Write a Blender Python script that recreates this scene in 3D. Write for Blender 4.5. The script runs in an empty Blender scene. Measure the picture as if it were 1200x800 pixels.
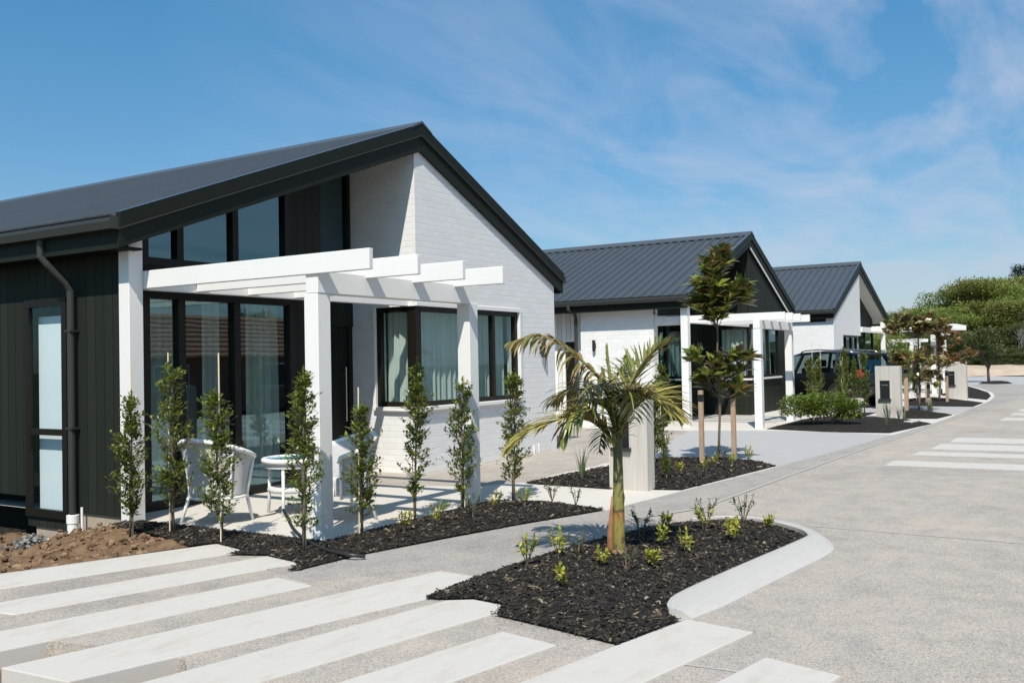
import bpy, bmesh, math, random
from mathutils import Vector, Matrix, noise
from mathutils.geometry import delaunay_2d_cdt
R = random.Random(7)
sc = bpy.context.scene
COL = sc.collection

# ------------------------------------------------------------------ helpers
class MB:
    """collects polygons and links them as ONE mesh object"""
    def __init__(s): s.v = []; s.f = []; s.m = []
    def add(s, vs, fs, mi=0):
        o = len(s.v); s.v += [tuple(p) for p in vs]
        for f in fs: s.f.append(tuple(i + o for i in f)); s.m.append(mi)
    def box(s, x0, y0, z0, x1, y1, z1, mi=0):
        s.add([(x0,y0,z0),(x1,y0,z0),(x1,y1,z0),(x0,y1,z0),(x0,y0,z1),(x1,y0,z1),(x1,y1,z1),(x0,y1,z1)],
              [(0,3,2,1),(4,5,6,7),(0,1,5,4),(1,2,6,5),(2,3,7,6),(3,0,4,7)], mi)
    def prism(s, poly, a, b, axis, mi=0):
        """poly is a list of 2D points; axis 'y': (x,z), 'x': (y,z), 'z': (x,y)"""
        def P(p, t):
            return (p[0], t, p[1]) if axis == 'y' else (t, p[0], p[1]) if axis == 'x' else (p[0], p[1], t)
        n = len(poly)
        vs = [P(p, a) for p in poly] + [P(p, b) for p in poly]
        fs = [tuple(range(n)), tuple(range(2*n-1, n-1, -1))] + [(i, n+i, n+(i+1) % n, (i+1) % n) for i in range(n)]
        s.add(vs, fs, mi)
    def tube(s, pts, rad, n=8, mi=0, cap=True):
        pts = [Vector(p) for p in pts]
        if not hasattr(rad, '__len__'): rad = [rad]*len(pts)
        vs = []; fs = []; u = None
        for i, p in enumerate(pts):
            d = (pts[min(i+1, len(pts)-1)] - pts[max(i-1, 0)]).normalized()
            if u is None:
                u = d.cross(Vector((0,0,1)) if abs(d.z) < .9 else Vector((1,0,0))).normalized()
            else:
                u = (u - d*u.dot(d)).normalized()
            w = d.cross(u)
            for k in range(n):
                a = 2*math.pi*k/n
                vs.append(p + (u*math.cos(a) + w*math.sin(a))*rad[i])
        for i in range(len(pts)-1):
            for k in range(n):
                k2 = (k+1) % n
                fs.append((i*n+k, i*n+k2, (i+1)*n+k2, (i+1)*n+k))
        if cap:
            fs.append(tuple(range(n-1, -1, -1))); fs.append(tuple(range((len(pts)-1)*n, len(pts)*n)))
        s.add(vs, fs, mi)
    def lathe(s, prof, n=24, c=(0,0), mi=0):
        vs = []; fs = []
        for r, z in prof:
            for k in range(n):
                a = 2*math.pi*k/n; vs.append((c[0]+r*math.cos(a), c[1]+r*math.sin(a), z))
        for i in range(len(prof)-1):
            for k in range(n):
                k2 = (k+1) % n; fs.append((i*n+k, i*n+k2, (i+1)*n+k2, (i+1)*n+k))
        s.add(vs, fs, mi)
    def build(s, name, mats, parent=None, bevel=0, smooth=False, label=None, seg=1):
        me = bpy.data.meshes.new(name)
        off = Vector(parent.location) if parent is not None and parent.get('world_parts') else Vector((0,0,0))
        me.from_pydata([tuple(Vector(p)-off) for p in s.v], [], s.f)
        if not isinstance(mats, (list, tuple)): mats = [mats]
        for m in mats: me.materials.append(m)
        me.polygons.foreach_set('material_index', s.m)
        bm = bmesh.new(); bm.from_mesh(me)
        if bevel:
            bmesh.ops.remove_doubles(bm, verts=bm.verts, dist=1e-5)
            bmesh.ops.recalc_face_normals(bm, faces=bm.faces)
            es = [e for e in bm.edges if len(e.link_faces) == 2 and e.calc_face_angle(0) > .5]
            bmesh.ops.bevel(bm, geom=es, offset=bevel, segments=seg, affect='EDGES', profile=.6, clamp_overlap=True)
        else:
            bmesh.ops.recalc_face_normals(bm, faces=bm.faces)
        bm.to_mesh(me); bm.free()
        if smooth: me.polygons.foreach_set('use_smooth', [True]*len(me.polygons))
        me.update()
        o = bpy.data.objects.new(name, me); COL.objects.link(o)
        if parent is not None: o.parent = parent
        if label: o['label'] = label
        return o

def tag(o, label=None, cat=None, group=None, kind=None):
    if label: o['label'] = label
    if cat: o['category'] = cat
    if group: o['group'] = group
    if kind: o['kind'] = kind
    return o
def thing(name, label, cat, loc=(0,0,0), rz=0, group=None, world=False):
    o = bpy.data.objects.new(name, None); COL.objects.link(o)
    o.empty_display_size = .1; o.location = loc; o.rotation_euler = (0,0,rz)
    if world: o['world_parts'] = 1
    return tag(o, label, cat, group)
def copy_tree(o, parent=None):
    c = o.copy(); COL.objects.link(c)
    if parent is not None: c.parent = parent
    for ch in list(o.children): copy_tree(ch, c)
    return c

# ------------------------------------------------------------------ materials
class NT:
    def __init__(s, name):
        s.mat = bpy.data.materials.new(name); s.mat.use_nodes = True
        s.t = s.mat.node_tree; s.t.nodes.clear()
        s.out = s.n('ShaderNodeOutputMaterial')
    def n(s, ty, **kw):
        nd = s.t.nodes.new(ty)
        for k, v in kw.items():
            if k.startswith('i_'):
                key = k[2:]; key = int(key) if key.isdigit() else key.replace('_', ' ')
                if hasattr(v, 'is_linked') or isinstance(v, bpy.types.NodeSocket): s.t.links.new(v, nd.inputs[key])
                else: nd.inputs[key].default_value = v
            else: setattr(nd, k, v)
        return nd
    def l(s, a, b): s.t.links.new(a, b)
    def coord(s): return s.n('ShaderNodeNewGeometry').outputs['Position']
    def noise(s, vec, scale, detail=4, rough=.55):
        nd = s.n('ShaderNodeTexNoise', i_Scale=scale, i_Detail=detail, i_Roughness=rough); s.l(vec, nd.inputs['Vector']); return nd.outputs['Fac']
    def ramp(s, fac, stops):
        nd = s.n('ShaderNodeValToRGB'); s.l(fac, nd.inputs['Fac'])
        e = nd.color_ramp.elements
        while len(e) < len(stops): e.new(.5)
        for el, (p, c) in zip(e, stops):
            el.position = p; el.color = (*c, 1) if len(c) == 3 else c
        return nd.outputs['Color']
    def mix(s, fac, a, b, mode='MIX'):
        nd = s.n('ShaderNodeMix', data_type='RGBA', blend_type=mode)
        for sock, v in ((nd.inputs[0], fac), (nd.inputs[6], a), (nd.inputs[7], b)):
            if isinstance(v, bpy.types.NodeSocket): s.l(v, sock)
            elif isinstance(v, (int, float)): sock.default_value = v
            else: sock.default_value = (*v, 1)
        return nd.outputs[2]
    def math(s, op, a, b=0, c=0):
        nd = s.n('ShaderNodeMath', operation=op)
        for i, v in enumerate((a, b, c)):
            if isinstance(v, bpy.types.NodeSocket): s.l(v, nd.inputs[i])
            else: nd.inputs[i].default_value = v
        return nd.outputs[0]
    def bump(s, h, strength=.3, dist=.01):
        nd = s.n('ShaderNodeBump', i_Strength=strength, i_Distance=dist); s.l(h, nd.inputs['Height']); return nd.outputs['Normal']
    def pbr(s, col, rough=.6, normal=None, metal=0, spec=.5, **kw):
        p = s.n('ShaderNodeBsdfPrincipled')
        for key, v in (('Base Color', col), ('Roughness', rough), ('Metallic', metal), ('Specular IOR Level', spec)):
            if isinstance(v, bpy.types.NodeSocket): s.l(v, p.inputs[key])
            elif key == 'Base Color': p.inputs[key].default_value = (*v, 1)
            else: p.inputs[key].default_value = v
        if normal is not None: s.l(normal, p.inputs['Normal'])
        for k, v in kw.items(): p.inputs[k].default_value = v
        return p.outputs['BSDF']
    def done(s, sh): s.l(sh, s.out.inputs['Surface']); return s.mat

def plain(name, col, rough=.6, spec=.5, metal=0, var=.12, scale=6, bump=0, bscale=60, bdist=.003):
    t = NT(name); v = t.coord()
    n = t.noise(v, scale, 5)
    c = t.mix(n, tuple(x*(1-var) for x in col), tuple(min(1, x*(1+var)) for x in col))
    nm = t.bump(t.noise(v, bscale, 3), bump, bdist) if bump else None
    return t.done(t.pbr(c, rough, nm, metal, spec))

M = {}
def painted_timber():
    t = NT('white_paint'); v = t.coord()
    mp = t.n('ShaderNodeMapping', i_Scale=(9,9,1.2)); t.l(v, mp.inputs[0]); g1 = t.noise(mp.outputs[0], 3, 6, .65); n = t.noise(v, 2.2, 5)
    c = t.mix(n, (.675,.66,.635), (.735,.72,.695)); c = t.mix(t.math('MULTIPLY', g1, .18), c, (.60,.585,.555))
    return t.done(t.pbr(c, .5, t.bump(t.math('ADD', g1, t.noise(v, 45, 3)), .22, .003)))
M['white_paint'] = painted_timber()
M['dark_frame'] = plain('dark_frame', (.010,.008,.0055), .45, spec=.25, var=.15)
M['dark_trim'] = plain('dark_trim', (.0120,.0150,.0105), .5, spec=.15, var=.15)
M['gutter_metal'] = plain('gutter_metal', (.034,.036,.033), .4, spec=.35, var=.1)
M['ridge'] = plain('ridge_metal', (.066,.074,.082), .4, var=.1)
M['cap_glint'] = plain('cap_glint', (.30,.33,.36), .25, metal=.9)  # bright metal standing in for the sky highlight along the barge cap
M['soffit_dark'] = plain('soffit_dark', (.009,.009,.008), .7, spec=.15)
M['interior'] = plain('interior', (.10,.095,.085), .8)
M['black_metal'] = plain('black_metal', (.012,.012,.013), .4)
M['steel'] = plain('steel', (.6,.6,.6), .3, metal=1)
M['pvc_white'] = plain('pvc_white', (.72,.71,.69), .4)
M['blind'] = plain('blind', (.78,.80,.83), .7, var=.03)
M['foundation'] = plain('foundation', (.34,.28,.215), .9, var=.25, scale=7, bump=.4, bscale=50)
M['timber_stake'] = plain('timber_stake', (.36,.25,.17), .8, var=.25, scale=14)
M['bamboo'] = plain('bamboo', (.62,.52,.36), .6, var=.15, scale=20)
M['bark'] = plain('bark', (.13,.095,.065), .9, var=.35, scale=30, bump=.5)
M['hose'] = plain('hose', (.016,.018,.016), .4)

def boards(name, col, spacing=.15, seedscale=1.0):
    """vertical tongue-and-groove boards: groove bump, slight tone change per board"""
    t = NT(name); v = t.coord(); sp = t.n('ShaderNodeSeparateXYZ'); t.l(v, sp.inputs[0])
    u = t.math('ADD', sp.outputs[0], sp.outputs[1]); s = t.math('DIVIDE', u, spacing)
    fr = t.math('FRACT', s); fl = t.math('FLOOR', s)
    wn = t.n('ShaderNodeTexWhiteNoise', noise_dimensions='1D'); t.l(fl, wn.inputs['W'])
    d = t.math('ABSOLUTE', t.math('SUBTRACT', fr, .5))
    groove = t.math('GREATER_THAN', d, .455)
    c = t.mix(wn.outputs[0], tuple(x*.86 for x in col), tuple(x*1.14 for x in col))
    c = t.mix(t.math('MULTIPLY', groove, .75), c, tuple(x*.25 for x in col))
    gr = t.n('ShaderNodeMapping', i_Scale=(30,30,1.5)); t.l(v, gr.inputs[0])
    h = t.math('SUBTRACT', t.math('MULTIPLY', t.noise(gr.outputs[0], 2, 4), .15), groove)
    return t.done(t.pbr(c, .6, t.bump(h, .6, .006), spec=.15))
M['dark_boards'] = boards('dark_boards', (.0175,.0215,.0155))
M['white_boards'] = boards('white_boards', (.72,.70,.66), .13)

def brick():
    t = NT('painted_brick'); v = t.coord(); sp = t.n('ShaderNodeSeparateXYZ'); t.l(v, sp.inputs[0])
    cb = t.n('ShaderNodeCombineXYZ'); t.l(t.math('ADD', sp.outputs[0], sp.outputs[1]), cb.inputs[0]); t.l(sp.outputs[2], cb.inputs[1])
    # a little unevenness along the courses
    wob = t.n('ShaderNodeVectorMath', operation='ADD'); t.l(cb.outputs[0], wob.inputs[0])
    nz = t.n('ShaderNodeTexNoise', i_Scale=7.0, i_Detail=2.0); t.l(v, nz.inputs['Vector'])
    ms = t.n('ShaderNodeVectorMath', operation='SCALE'); ms.inputs['Scale'].default_value = .008; t.l(nz.outputs['Color'], ms.inputs[0]); t.l(ms.outputs[0], wob.inputs[1])
    b = t.n('ShaderNodeTexBrick', i_Scale=1.0, i_Mortar_Size=.0065, i_Mortar_Smooth=.35, i_Brick_Width=.245, i_Row_Height=.086, i_Bias=0.0)
    b.offset = .5; t.l(wob.outputs[0], b.inputs['Vector'])
    b.inputs['Color1'].default_value = (.25,.25,.25,1); b.inputs['Color2'].default_value = (1,1,1,1); b.inputs['Mortar'].default_value = (.5,.5,.5,1)
    rough = t.noise(v, 55, 4); big = t.noise(v, 1.1, 4)
    h = t.math('SUBTRACT', t.math('ADD', t.math('MULTIPLY', b.outputs['Color'], .35), t.math('MULTIPLY', rough, .38)), t.math('MULTIPLY', b.outputs['Fac'], .9))
    c = t.mix(b.outputs['Color'], (.66,.652,.64), (.73,.722,.71))
    c = t.mix(t.math('MULTIPLY', b.outputs['Fac'], .12), c, (.58,.57,.56))
    c = t.mix(t.math('MULTIPLY', big, .18), c, (.61,.60,.58))
    return t.done(t.pbr(c, .6, t.bump(h, .6, .0052)))
M['brick'] = brick()

def roofing():
    t = NT('roof_steel'); v = t.coord()
    n = t.noise(v, 1.3, 4); c = t.mix(n, (.046,.057,.068), (.062,.074,.087))
    return t.done(t.pbr(c, .45, spec=.4))
M['roof'] = roofing()

def aggregate(name, dark, mid, light, tint_var=.12):
    """exposed stone concrete: pebbles of several tones, broad stains"""
    t = NT(name); v = t.coord()
    vo = t.n('ShaderNodeTexVoronoi', i_Scale=125.0); t.l(v, vo.inputs['Vector'])
    sp = t.n('ShaderNodeSeparateColor'); t.l(vo.outputs['Color'], sp.inputs[0])
    c = t.ramp(sp.outputs[0], [(.0, dark), (.30, mid), (.62, light), (.86, tuple(min(1, x*1.28) for x in light)), (.97, tuple(x*.45 for x in dark))])
    big = t.noise(v, .55, 6, .62); mid_n = t.noise(v, 3.2, 5, .6)
    c = t.mix(t.math('MULTIPLY_ADD', big, .5, .22), c, mid)
    st = t.ramp(big, [(.30, (.76,.76,.77)), (.46, (.97,.97,.97)), (.56, (1,1,1)), (.70, (1.14,1.09,1.03))])
    c = t.mix(1.0, c, st, 'MULTIPLY')
    st2 = t.ramp(mid_n, [(.28, (.84,.84,.85)), (.5, (1,1,1)), (.66, (1.08,1.06,1.03))])
    c = t.mix(1.0, c, st2, 'MULTIPLY')
    h = t.math('ADD', t.math('MULTIPLY', vo.outputs['Distance'], -1), t.math('MULTIPLY', sp.outputs[1], .4))
    return t.done(t.pbr(c, .8, t.bump(h, .5, .005)))
M['road'] = aggregate('road_aggregate', (.205,.182,.160), (.355,.314,.274), (.46,.41,.356))
M['footpath'] = aggregate('footpath_aggregate', (.172,.162,.148), (.305,.283,.258), (.40,.372,.338))

def concrete(name, col, stain=(.55,.47,.38), amount=.35, bscale=90):
    t = NT(name); v = t.coord()
    n = t.noise(v, 1.4, 6, .65); f = t.noise(v, 18, 5, .6)
    c = t.mix(f, tuple(x*.93 for x in col), tuple(min(1, x*1.05) for x in col))
    m = t.ramp(n, [(.52, (0,0,0)), (.72, (1,1,1))])
    mp = t.n('ShaderNodeMapping', i_Scale=(2.2,6,1), i_Rotation=(0,0,.3)); t.l(v, mp.inputs[0])
    m2 = t.ramp(t.noise(mp.outputs[0], 1.1, 6, .72), [(.50, (0,0,0)), (.70, (1,1,1))])
    c = t.mix(t.math('MULTIPLY', m, amount*.5), c, tuple(x*.86 for x in col))
    c = t.mix(t.math('MULTIPLY', m2, amount), c, stain)
    return t.done(t.pbr(c, .75, t.bump(t.math('ADD', f, t.noise(v, bscale, 3)), .12, .004)))
M['band'] = concrete('band_concrete', (.50,.472,.432), (.40,.33,.25), .5)
M['patio'] = concrete('patio_concrete', (.55,.515,.465), (.45,.40,.34), .3)
M['driveway'] = concrete('driveway_concrete', (.375,.365,.36), (.33,.32,.31), .3)
M['kerb'] = concrete('kerb_concrete', (.44,.422,.395), (.35,.32,.28), .35)
M['joint'] = concrete('joint_mortar', (.40,.375,.345), (.36,.33,.30), .5)
def pillar_mat():
    t = NT('pillar_concrete'); v = t.coord()
    mp = t.n('ShaderNodeMapping', i_Scale=(16,16,.7)); t.l(v, mp.inputs[0]); st = t.noise(mp.outputs[0], 1.6, 6, .65)
    n = t.noise(v, 4, 6, .65); sp = t.n('ShaderNodeSeparateXYZ'); t.l(v, sp.inputs[0])
    c = t.ramp(st, [(.3, (.37,.345,.31)), (.5, (.46,.43,.39)), (.7, (.54,.51,.47))])
    c = t.mix(t.math('MULTIPLY', n, .35), c, (.40,.365,.325))
    return t.done(t.pbr(c, .85, t.bump(t.math('ADD', st, t.math('MULTIPLY', t.noise(v, 60, 4), .5)), .35, .008)))
M['pillar'] = pillar_mat()

def earth(name, a, b, c3, scale=9, bump=.9, dist=.03):
    t = NT(name); v = t.coord(); n = t.noise(v, scale, 8, .68); n2 = t.noise(v, scale*9, 4, .6)
    c = t.ramp(n, [(.3, a), (.5, b), (.72, c3)])
    c = t.mix(t.math('MULTIPLY', n2, .45), c, tuple(x*.6 for x in b))
    return t.done(t.pbr(c, .95, t.bump(t.math('ADD', n, t.math('MULTIPLY', n2, .35)), bump, dist), spec=.2))
M['dirt'] = earth('dirt', (.095,.057,.032), (.180,.113,.066), (.26,.17,.104), 7)
M['sand'] = earth('sand', (.38,.29,.21), (.48,.38,.29), (.56,.46,.36), 1.1, .4, .1)
M['ground'] = earth('ground', (.03,.045,.016), (.05,.065,.025), (.09,.085,.04), .6, .3, .1)
M['hill'] = earth('hill', (.04,.05,.02), (.06,.07,.03), (.1,.1,.05), .4, .3, .2)
def mulch():
    t = NT('mulch'); v = t.coord()
    mp = t.n('ShaderNodeMapping', i_Scale=(1,1.0,1)); t.l(v, mp.inputs[0])
    vo = t.n('ShaderNodeTexVoronoi', i_Scale=42.0, i_Randomness=1.0); t.l(mp.outputs[0], vo.inputs['Vector'])
    sp = t.n('ShaderNodeSeparateColor'); t.l(vo.outputs['Color'], sp.inputs[0])
    c = t.ramp(sp.outputs[0], [(0, (.006,.006,.005)), (.5, (.016,.014,.011)), (.82, (.032,.027,.020)), (.96, (.085,.065,.042))])
    n = t.noise(v, 26, 6, .7)
    c = t.mix(t.math('MULTIPLY', n, .5), c, (.012,.011,.009))
    h = t.math('ADD', n, t.math('MULTIPLY', sp.outputs[1], .6))
    return t.done(t.pbr(c, .85, t.bump(h, 1.0, .03), spec=.25))
M['mulch'] = mulch()
def chips():
    t = NT('bark_chip'); g = t.n('ShaderNodeNewGeometry')
    c = t.ramp(g.outputs['Random Per Island'], [(0, (.004,.0035,.003)), (.45, (.012,.010,.0075)), (.78, (.034,.026,.017)), (.93, (.085,.062,.038)), (1, (.26,.21,.145))])
    return t.done(t.pbr(c, .7, spec=.4))
M['chip'] = chips()
def pebble():
    t = NT('rubble'); g = t.n('ShaderNodeNewGeometry')
    c = t.ramp(g.outputs['Random Per Island'], [(0, (.07,.07,.065)), (.5, (.16,.157,.148)), (1, (.30,.285,.26))])
    return t.done(t.pbr(c, .85))
M['pebble'] = pebble()
def clod():
    t = NT('clod'); g = t.n('ShaderNodeNewGeometry')
    c = t.ramp(g.outputs['Random Per Island'], [(0, (.09,.054,.03)), (.5, (.175,.110,.065)), (1, (.27,.18,.11))])
    return t.done(t.pbr(c, .95, t.bump(t.noise(t.coord(), 60, 4), .6, .01), spec=.2))
M['clod'] = clod()

def leafmat(name, stops, rough=.38, trans=.25, spec=.5):
    t = NT(name); g = t.n('ShaderNodeNewGeometry')
    c = t.ramp(g.outputs['Random Per Island'], stops)
    p = t.pbr(c, rough, spec=spec)
    tr = t.n('ShaderNodeBsdfTranslucent'); t.l(t.mix(.5, c, tuple(min(1, x*1.6) for x in stops[-1][1])), tr.inputs['Color'])
    mx = t.n('ShaderNodeMixShader'); mx.inputs[0].default_value = trans
    t.l(p, mx.inputs[1]); t.l(tr.outputs[0], mx.inputs[2])
    return t.done(mx.outputs[0])
M['shrub_leaf'] = leafmat('shrub_leaf', [(0, (.028,.054,.008)), (.42, (.072,.118,.016)), (.76, (.16,.21,.032)), (1, (.28,.30,.055))], .34, .32)
M['bed_leaf'] = leafmat('bed_leaf', [(0, (.10,.16,.025)), (.4, (.24,.27,.035)), (.8, (.44,.41,.05)), (1, (.5,.44,.09))], .4)
M['weed_leaf'] = leafmat('weed_leaf', [(0, (.05,.09,.03)), (.6, (.10,.14,.05)), (1, (.18,.2,.09))], .45)
M['bush_leaf'] = leafmat('bush_leaf', [(0, (.05,.09,.012)), (.5, (.10,.155,.018)), (1, (.20,.25,.04))], .4)
M['magnolia_leaf'] = leafmat('magnolia_leaf', [(0, (.035,.056,.012)), (.3, (.085,.125,.02)), (.8, (.24,.27,.05)), (.88, (.10,.065,.03)), (1, (.18,.11,.05))], .2, .28)
M['magnolia_bronze'] = leafmat('magnolia_bronze', [(0, (.05,.06,.015)), (.35, (.13,.14,.035)), (.55, (.24,.22,.06)), (.72, (.13,.075,.03)), (1, (.24,.14,.06))], .25, .2)
M['magnolia_rust'] = leafmat('magnolia_rust', [(0, (.06,.07,.018)), (.3, (.15,.14,.04)), (.5, (.18,.095,.04)), (.8, (.28,.12,.045)), (1, (.42,.21,.08))], .3, .15)
M['frond_green'] = leafmat('frond_green', [(0, (.06,.085,.018)), (.45, (.15,.175,.04)), (.8, (.27,.265,.065)), (1, (.32,.20,.09))], .35, .25)
M['frond_tip'] = leafmat('frond_tip', [(0, (.08,.10,.024)), (.4, (.17,.185,.045)), (.7, (.30,.235,.08)), (1, (.34,.18,.085))], .38, .3)
M['frond_gold'] = leafmat('frond_gold', [(0, (.17,.17,.035)), (.5, (.36,.32,.075)), (.85, (.50,.43,.13)), (1, (.42,.27,.12))], .4, .3)
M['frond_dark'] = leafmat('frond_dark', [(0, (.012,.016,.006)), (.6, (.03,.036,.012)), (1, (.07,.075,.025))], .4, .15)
M['flax_leaf'] = leafmat('flax_leaf', [(0, (.06,.09,.04)), (1, (.14,.18,.09))], .45)
M['tree_green'] = leafmat('tree_green', [(0, (.10,.145,.028)), (.5, (.175,.225,.045)), (1, (.26,.30,.07))], .6, .3)
M['tree_dark'] = leafmat('tree_dark', [(0, (.035,.05,.014)), (.5, (.075,.098,.027)), (1, (.13,.15,.045))], .6, .2)
M['tree_olive'] = leafmat('tree_olive', [(0, (.11,.125,.03)), (.5, (.195,.21,.05)), (1, (.28,.275,.08))], .6, .25)
M['tree_pine'] = leafmat('tree_pine', [(0, (.008,.018,.010)), (1, (.025,.045,.02))], .6, .1)
M['twig_grey'] = plain('twig_grey', (.22,.20,.18), .9, var=.3)

def palm_trunk():
    t = NT('palm_trunk'); v = t.coord(); sp = t.n('ShaderNodeSeparateXYZ'); t.l(v, sp.inputs[0])
    n = t.noise(v, 9, 5, .6)
    z = t.math('ADD', sp.outputs[2], t.math('MULTIPLY', n, .10))
    c = t.ramp(z, [(.06, (.13,.085,.05)), (.12, (.16,.14,.04)), (.33, (.26,.215,.05)), (.44, (.34,.17,.05)), (.46, (.05,.045,.02)), (.48, (.23,.205,.05)), (.66, (.19,.185,.05)), (.69, (.05,.05,.02)), (.71, (.15,.155,.045)), (.90, (.07,.08,.03))])
    mp = t.n('ShaderNodeMapping', i_Scale=(10,10,3)); t.l(v, mp.inputs[0])
    sp2 = t.noise(mp.outputs[0], 3, 6, .7)
    c = t.mix(t.ramp(sp2, [(.49, (0,0,0)), (.66, (1,1,1))]), c, (.075,.055,.022))
    return t.done(t.pbr(c, .5, t.bump(n, .3, .01)))
M['palm_trunk'] = palm_trunk()
M['palm_sheath'] = plain('palm_sheath', (.27,.125,.055), .7, var=.35, scale=18)
M['palm_base'] = plain('palm_base', (.22,.13,.08), .8, var=.3, scale=25)

def glass(name='window_glass', tint=(.70,.80,.77), ior=2.15):
    t = NT(name)
    tr = t.n('ShaderNodeBsdfTransparent'); tr.inputs['Color'].default_value = (*tint, 1)
    gl = t.n('ShaderNodeBsdfGlossy'); gl.inputs['Roughness'].default_value = .015
    gl.inputs['Color'].default_value = (.62,.93,1.0,1)
    v = t.coord(); nm = t.bump(t.noise(v, 1.6, 2), .05, .01); t.l(nm, gl.inputs['Normal'])
    lw = t.n('ShaderNodeLayerWeight', i_Blend=.5); r0 = ((ior-1)/(ior+1))**2*1.5
    fr = t.math('MULTIPLY_ADD', t.math('POWER', lw.outputs['Facing'], 4.5), 1-r0, r0)
    mx = t.n('ShaderNodeMixShader'); t.l(fr, mx.inputs[0]); t.l(tr.outputs[0], mx.inputs[1]); t.l(gl.outputs[0], mx.inputs[2])
    return t.done(mx.outputs[0])
M['glass'] = glass()
M['bay_glass'] = glass('bay_glass', (.80,.88,.85), 1.6)
M['clear_glass'] = glass('clear_glass', (.82,.88,.88), 1.5)
M['car_glass'] = glass('car_glass', (.45,.52,.53), 1.6)
def curtain():
    t = NT('curtain'); v = t.coord()
    n = t.noise(v, 8, 4)
    c = t.mix(n, (.68,.72,.70), (.80,.82,.80))
    d = t.n('ShaderNodeBsdfDiffuse'); t.l(c, d.inputs[0])
    tr = t.n('ShaderNodeBsdfTranslucent'); t.l(c, tr.inputs[0])
    mx = t.n('ShaderNodeMixShader'); mx.inputs[0].default_value = .3; t.l(d.outputs[0], mx.inputs[1]); t.l(tr.outputs[0], mx.inputs[2])
    return t.done(mx.outputs[0])
M['curtain'] = curtain()
def wicker():
    t = NT('wicker'); v = t.n('ShaderNodeTexCoord').outputs['Object']; sp = t.n('ShaderNodeSeparateXYZ'); t.l(v, sp.inputs[0])
    ang = t.math('ARCTAN2', sp.outputs[1], sp.outputs[0])
    s1 = t.math('SINE', t.math('MULTIPLY', ang, 95)); s2 = t.math('SINE', t.math('MULTIPLY', sp.outputs[2], 420))
    h = t.math('MULTIPLY', s1, s2)
    c = t.mix(t.math('MULTIPLY_ADD', h, .25, .5), (.50,.49,.49), (.80,.785,.765))
    return t.done(t.pbr(c, .55, t.bump(h, .8, .006)))
M['wicker'] = wicker()
M['cane'] = plain('cane', (.78,.77,.75), .5, var=.06, scale=20, bump=.3, bscale=90)
def carpaint():
    t = NT('car_paint'); return t.done(t.pbr((.0035,.0045,.0045), .4, spec=.3, **{'Coat Weight': .45, 'Coat Roughness': .06}))
M['car_paint'] = carpaint()
M['tyre'] = plain('tyre', (.014,.014,.014), .8)
M['rim'] = plain('rim', (.45,.46,.47), .3, metal=.8)
M['tail_red'] = plain('tail_red', (.34,.016,.010), .15)
M['plastic'] = plain('plastic', (.022,.023,.024), .6)
M['seat_fabric'] = plain('seat_fabric', (.02,.02,.021), .8)
M['roof_tile'] = plain('roof_tile', (.42,.20,.125), .8, var=.3, scale=9, bump=.5, bscale=20, bdist=.02)
M['red_brick'] = plain('red_brick', (.36,.14,.095), .85, var=.3, scale=12)

# ------------------------------------------------------------------ ground sheets
def sheet(name, poly, z, mat, thick=.2, label=None):
    """flat slab; poly may be concave (triangulated)"""
    vs = [Vector(p) for p in poly]
    n = len(vs)
    res = delaunay_2d_cdt(vs, [(i, (i+1) % n) for i in range(n)], [], 1, 1e-6)
    mb = MB(); V = [(v.x, v.y, z) for v in res[0]]
    mb.add(V, [tuple(f) for f in res[2]])
    bot = [(p[0], p[1], z) for p in poly] + [(p[0], p[1], z-thick) for p in poly]
    mb.add(bot, [(i, (i+1) % n, n+(i+1) % n, n+i) for i in range(n)])
    o = mb.build(name, mat); return tag(o, kind='structure')
def smooth_poly(pts, it=2):
    for _ in range(it):
        q = []
        for i in range(len(pts)):
            a, b = pts[i], pts[(i+1) % len(pts)]
            q += [(a[0]*.75+b[0]*.25, a[1]*.75+b[1]*.25), (a[0]*.25+b[0]*.75, a[1]*.25+b[1]*.75)]
        pts = q
    return pts
def inside(p, poly):
    x, y = p; c = False; j = len(poly)-1
    for i in range(len(poly)):
        xi, yi = poly[i]; xj, yj = poly[j]
        if (yi > y) != (yj > y) and x < (xj-xi)*(y-yi)/(yj-yi)+xi: c = not c
        j = i
    return c
def edge_d(p, poly):
    best = 9e9; P = Vector(p)
    for i in range(len(poly)):
        a = Vector(poly[i]); b = Vector(poly[(i+1) % len(poly)]); ab = b-a
        t = max(0, min(1, (P-a).dot(ab)/max(ab.length_squared, 1e-9)))
        best = min(best, (P-(a+ab*t)).length)
    return best
def mound(name, poly, step, zf, mat):
    """heightfield over a polygon: zf(x, y, distance to the edge)"""
    pts = []; n = len(poly)
    bd = []
    for i in range(n):
        a = Vector(poly[i]); b = Vector(poly[(i+1) % n]); k = max(1, int((b-a).length/step))
        for j in range(k): bd.append(a.lerp(b, j/k))
    nb = len(bd); pts = list(bd)
    xs = [p[0] for p in poly]; ys = [p[1] for p in poly]
    x = min(xs)
    while x < max(xs):
        y = min(ys)
        while y < max(ys):
            q = (x+R.uniform(-.3,.3)*step, y+R.uniform(-.3,.3)*step)
            if inside(q, poly) and edge_d(q, poly) > step*.45: pts.append(Vector(q))
            y += step
        x += step
    res = delaunay_2d_cdt(pts, [(i, (i+1) % nb) for i in range(nb)], [], 1, 1e-6)
    mb = MB()
    mb.add([(v.x, v.y, zf(v.x, v.y, edge_d((v.x, v.y), poly))) for v in res[0]], [tuple(f) for f in res[2]])
    o = mb.build(name, mat, smooth=True); return tag(o, kind='structure')

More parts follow.
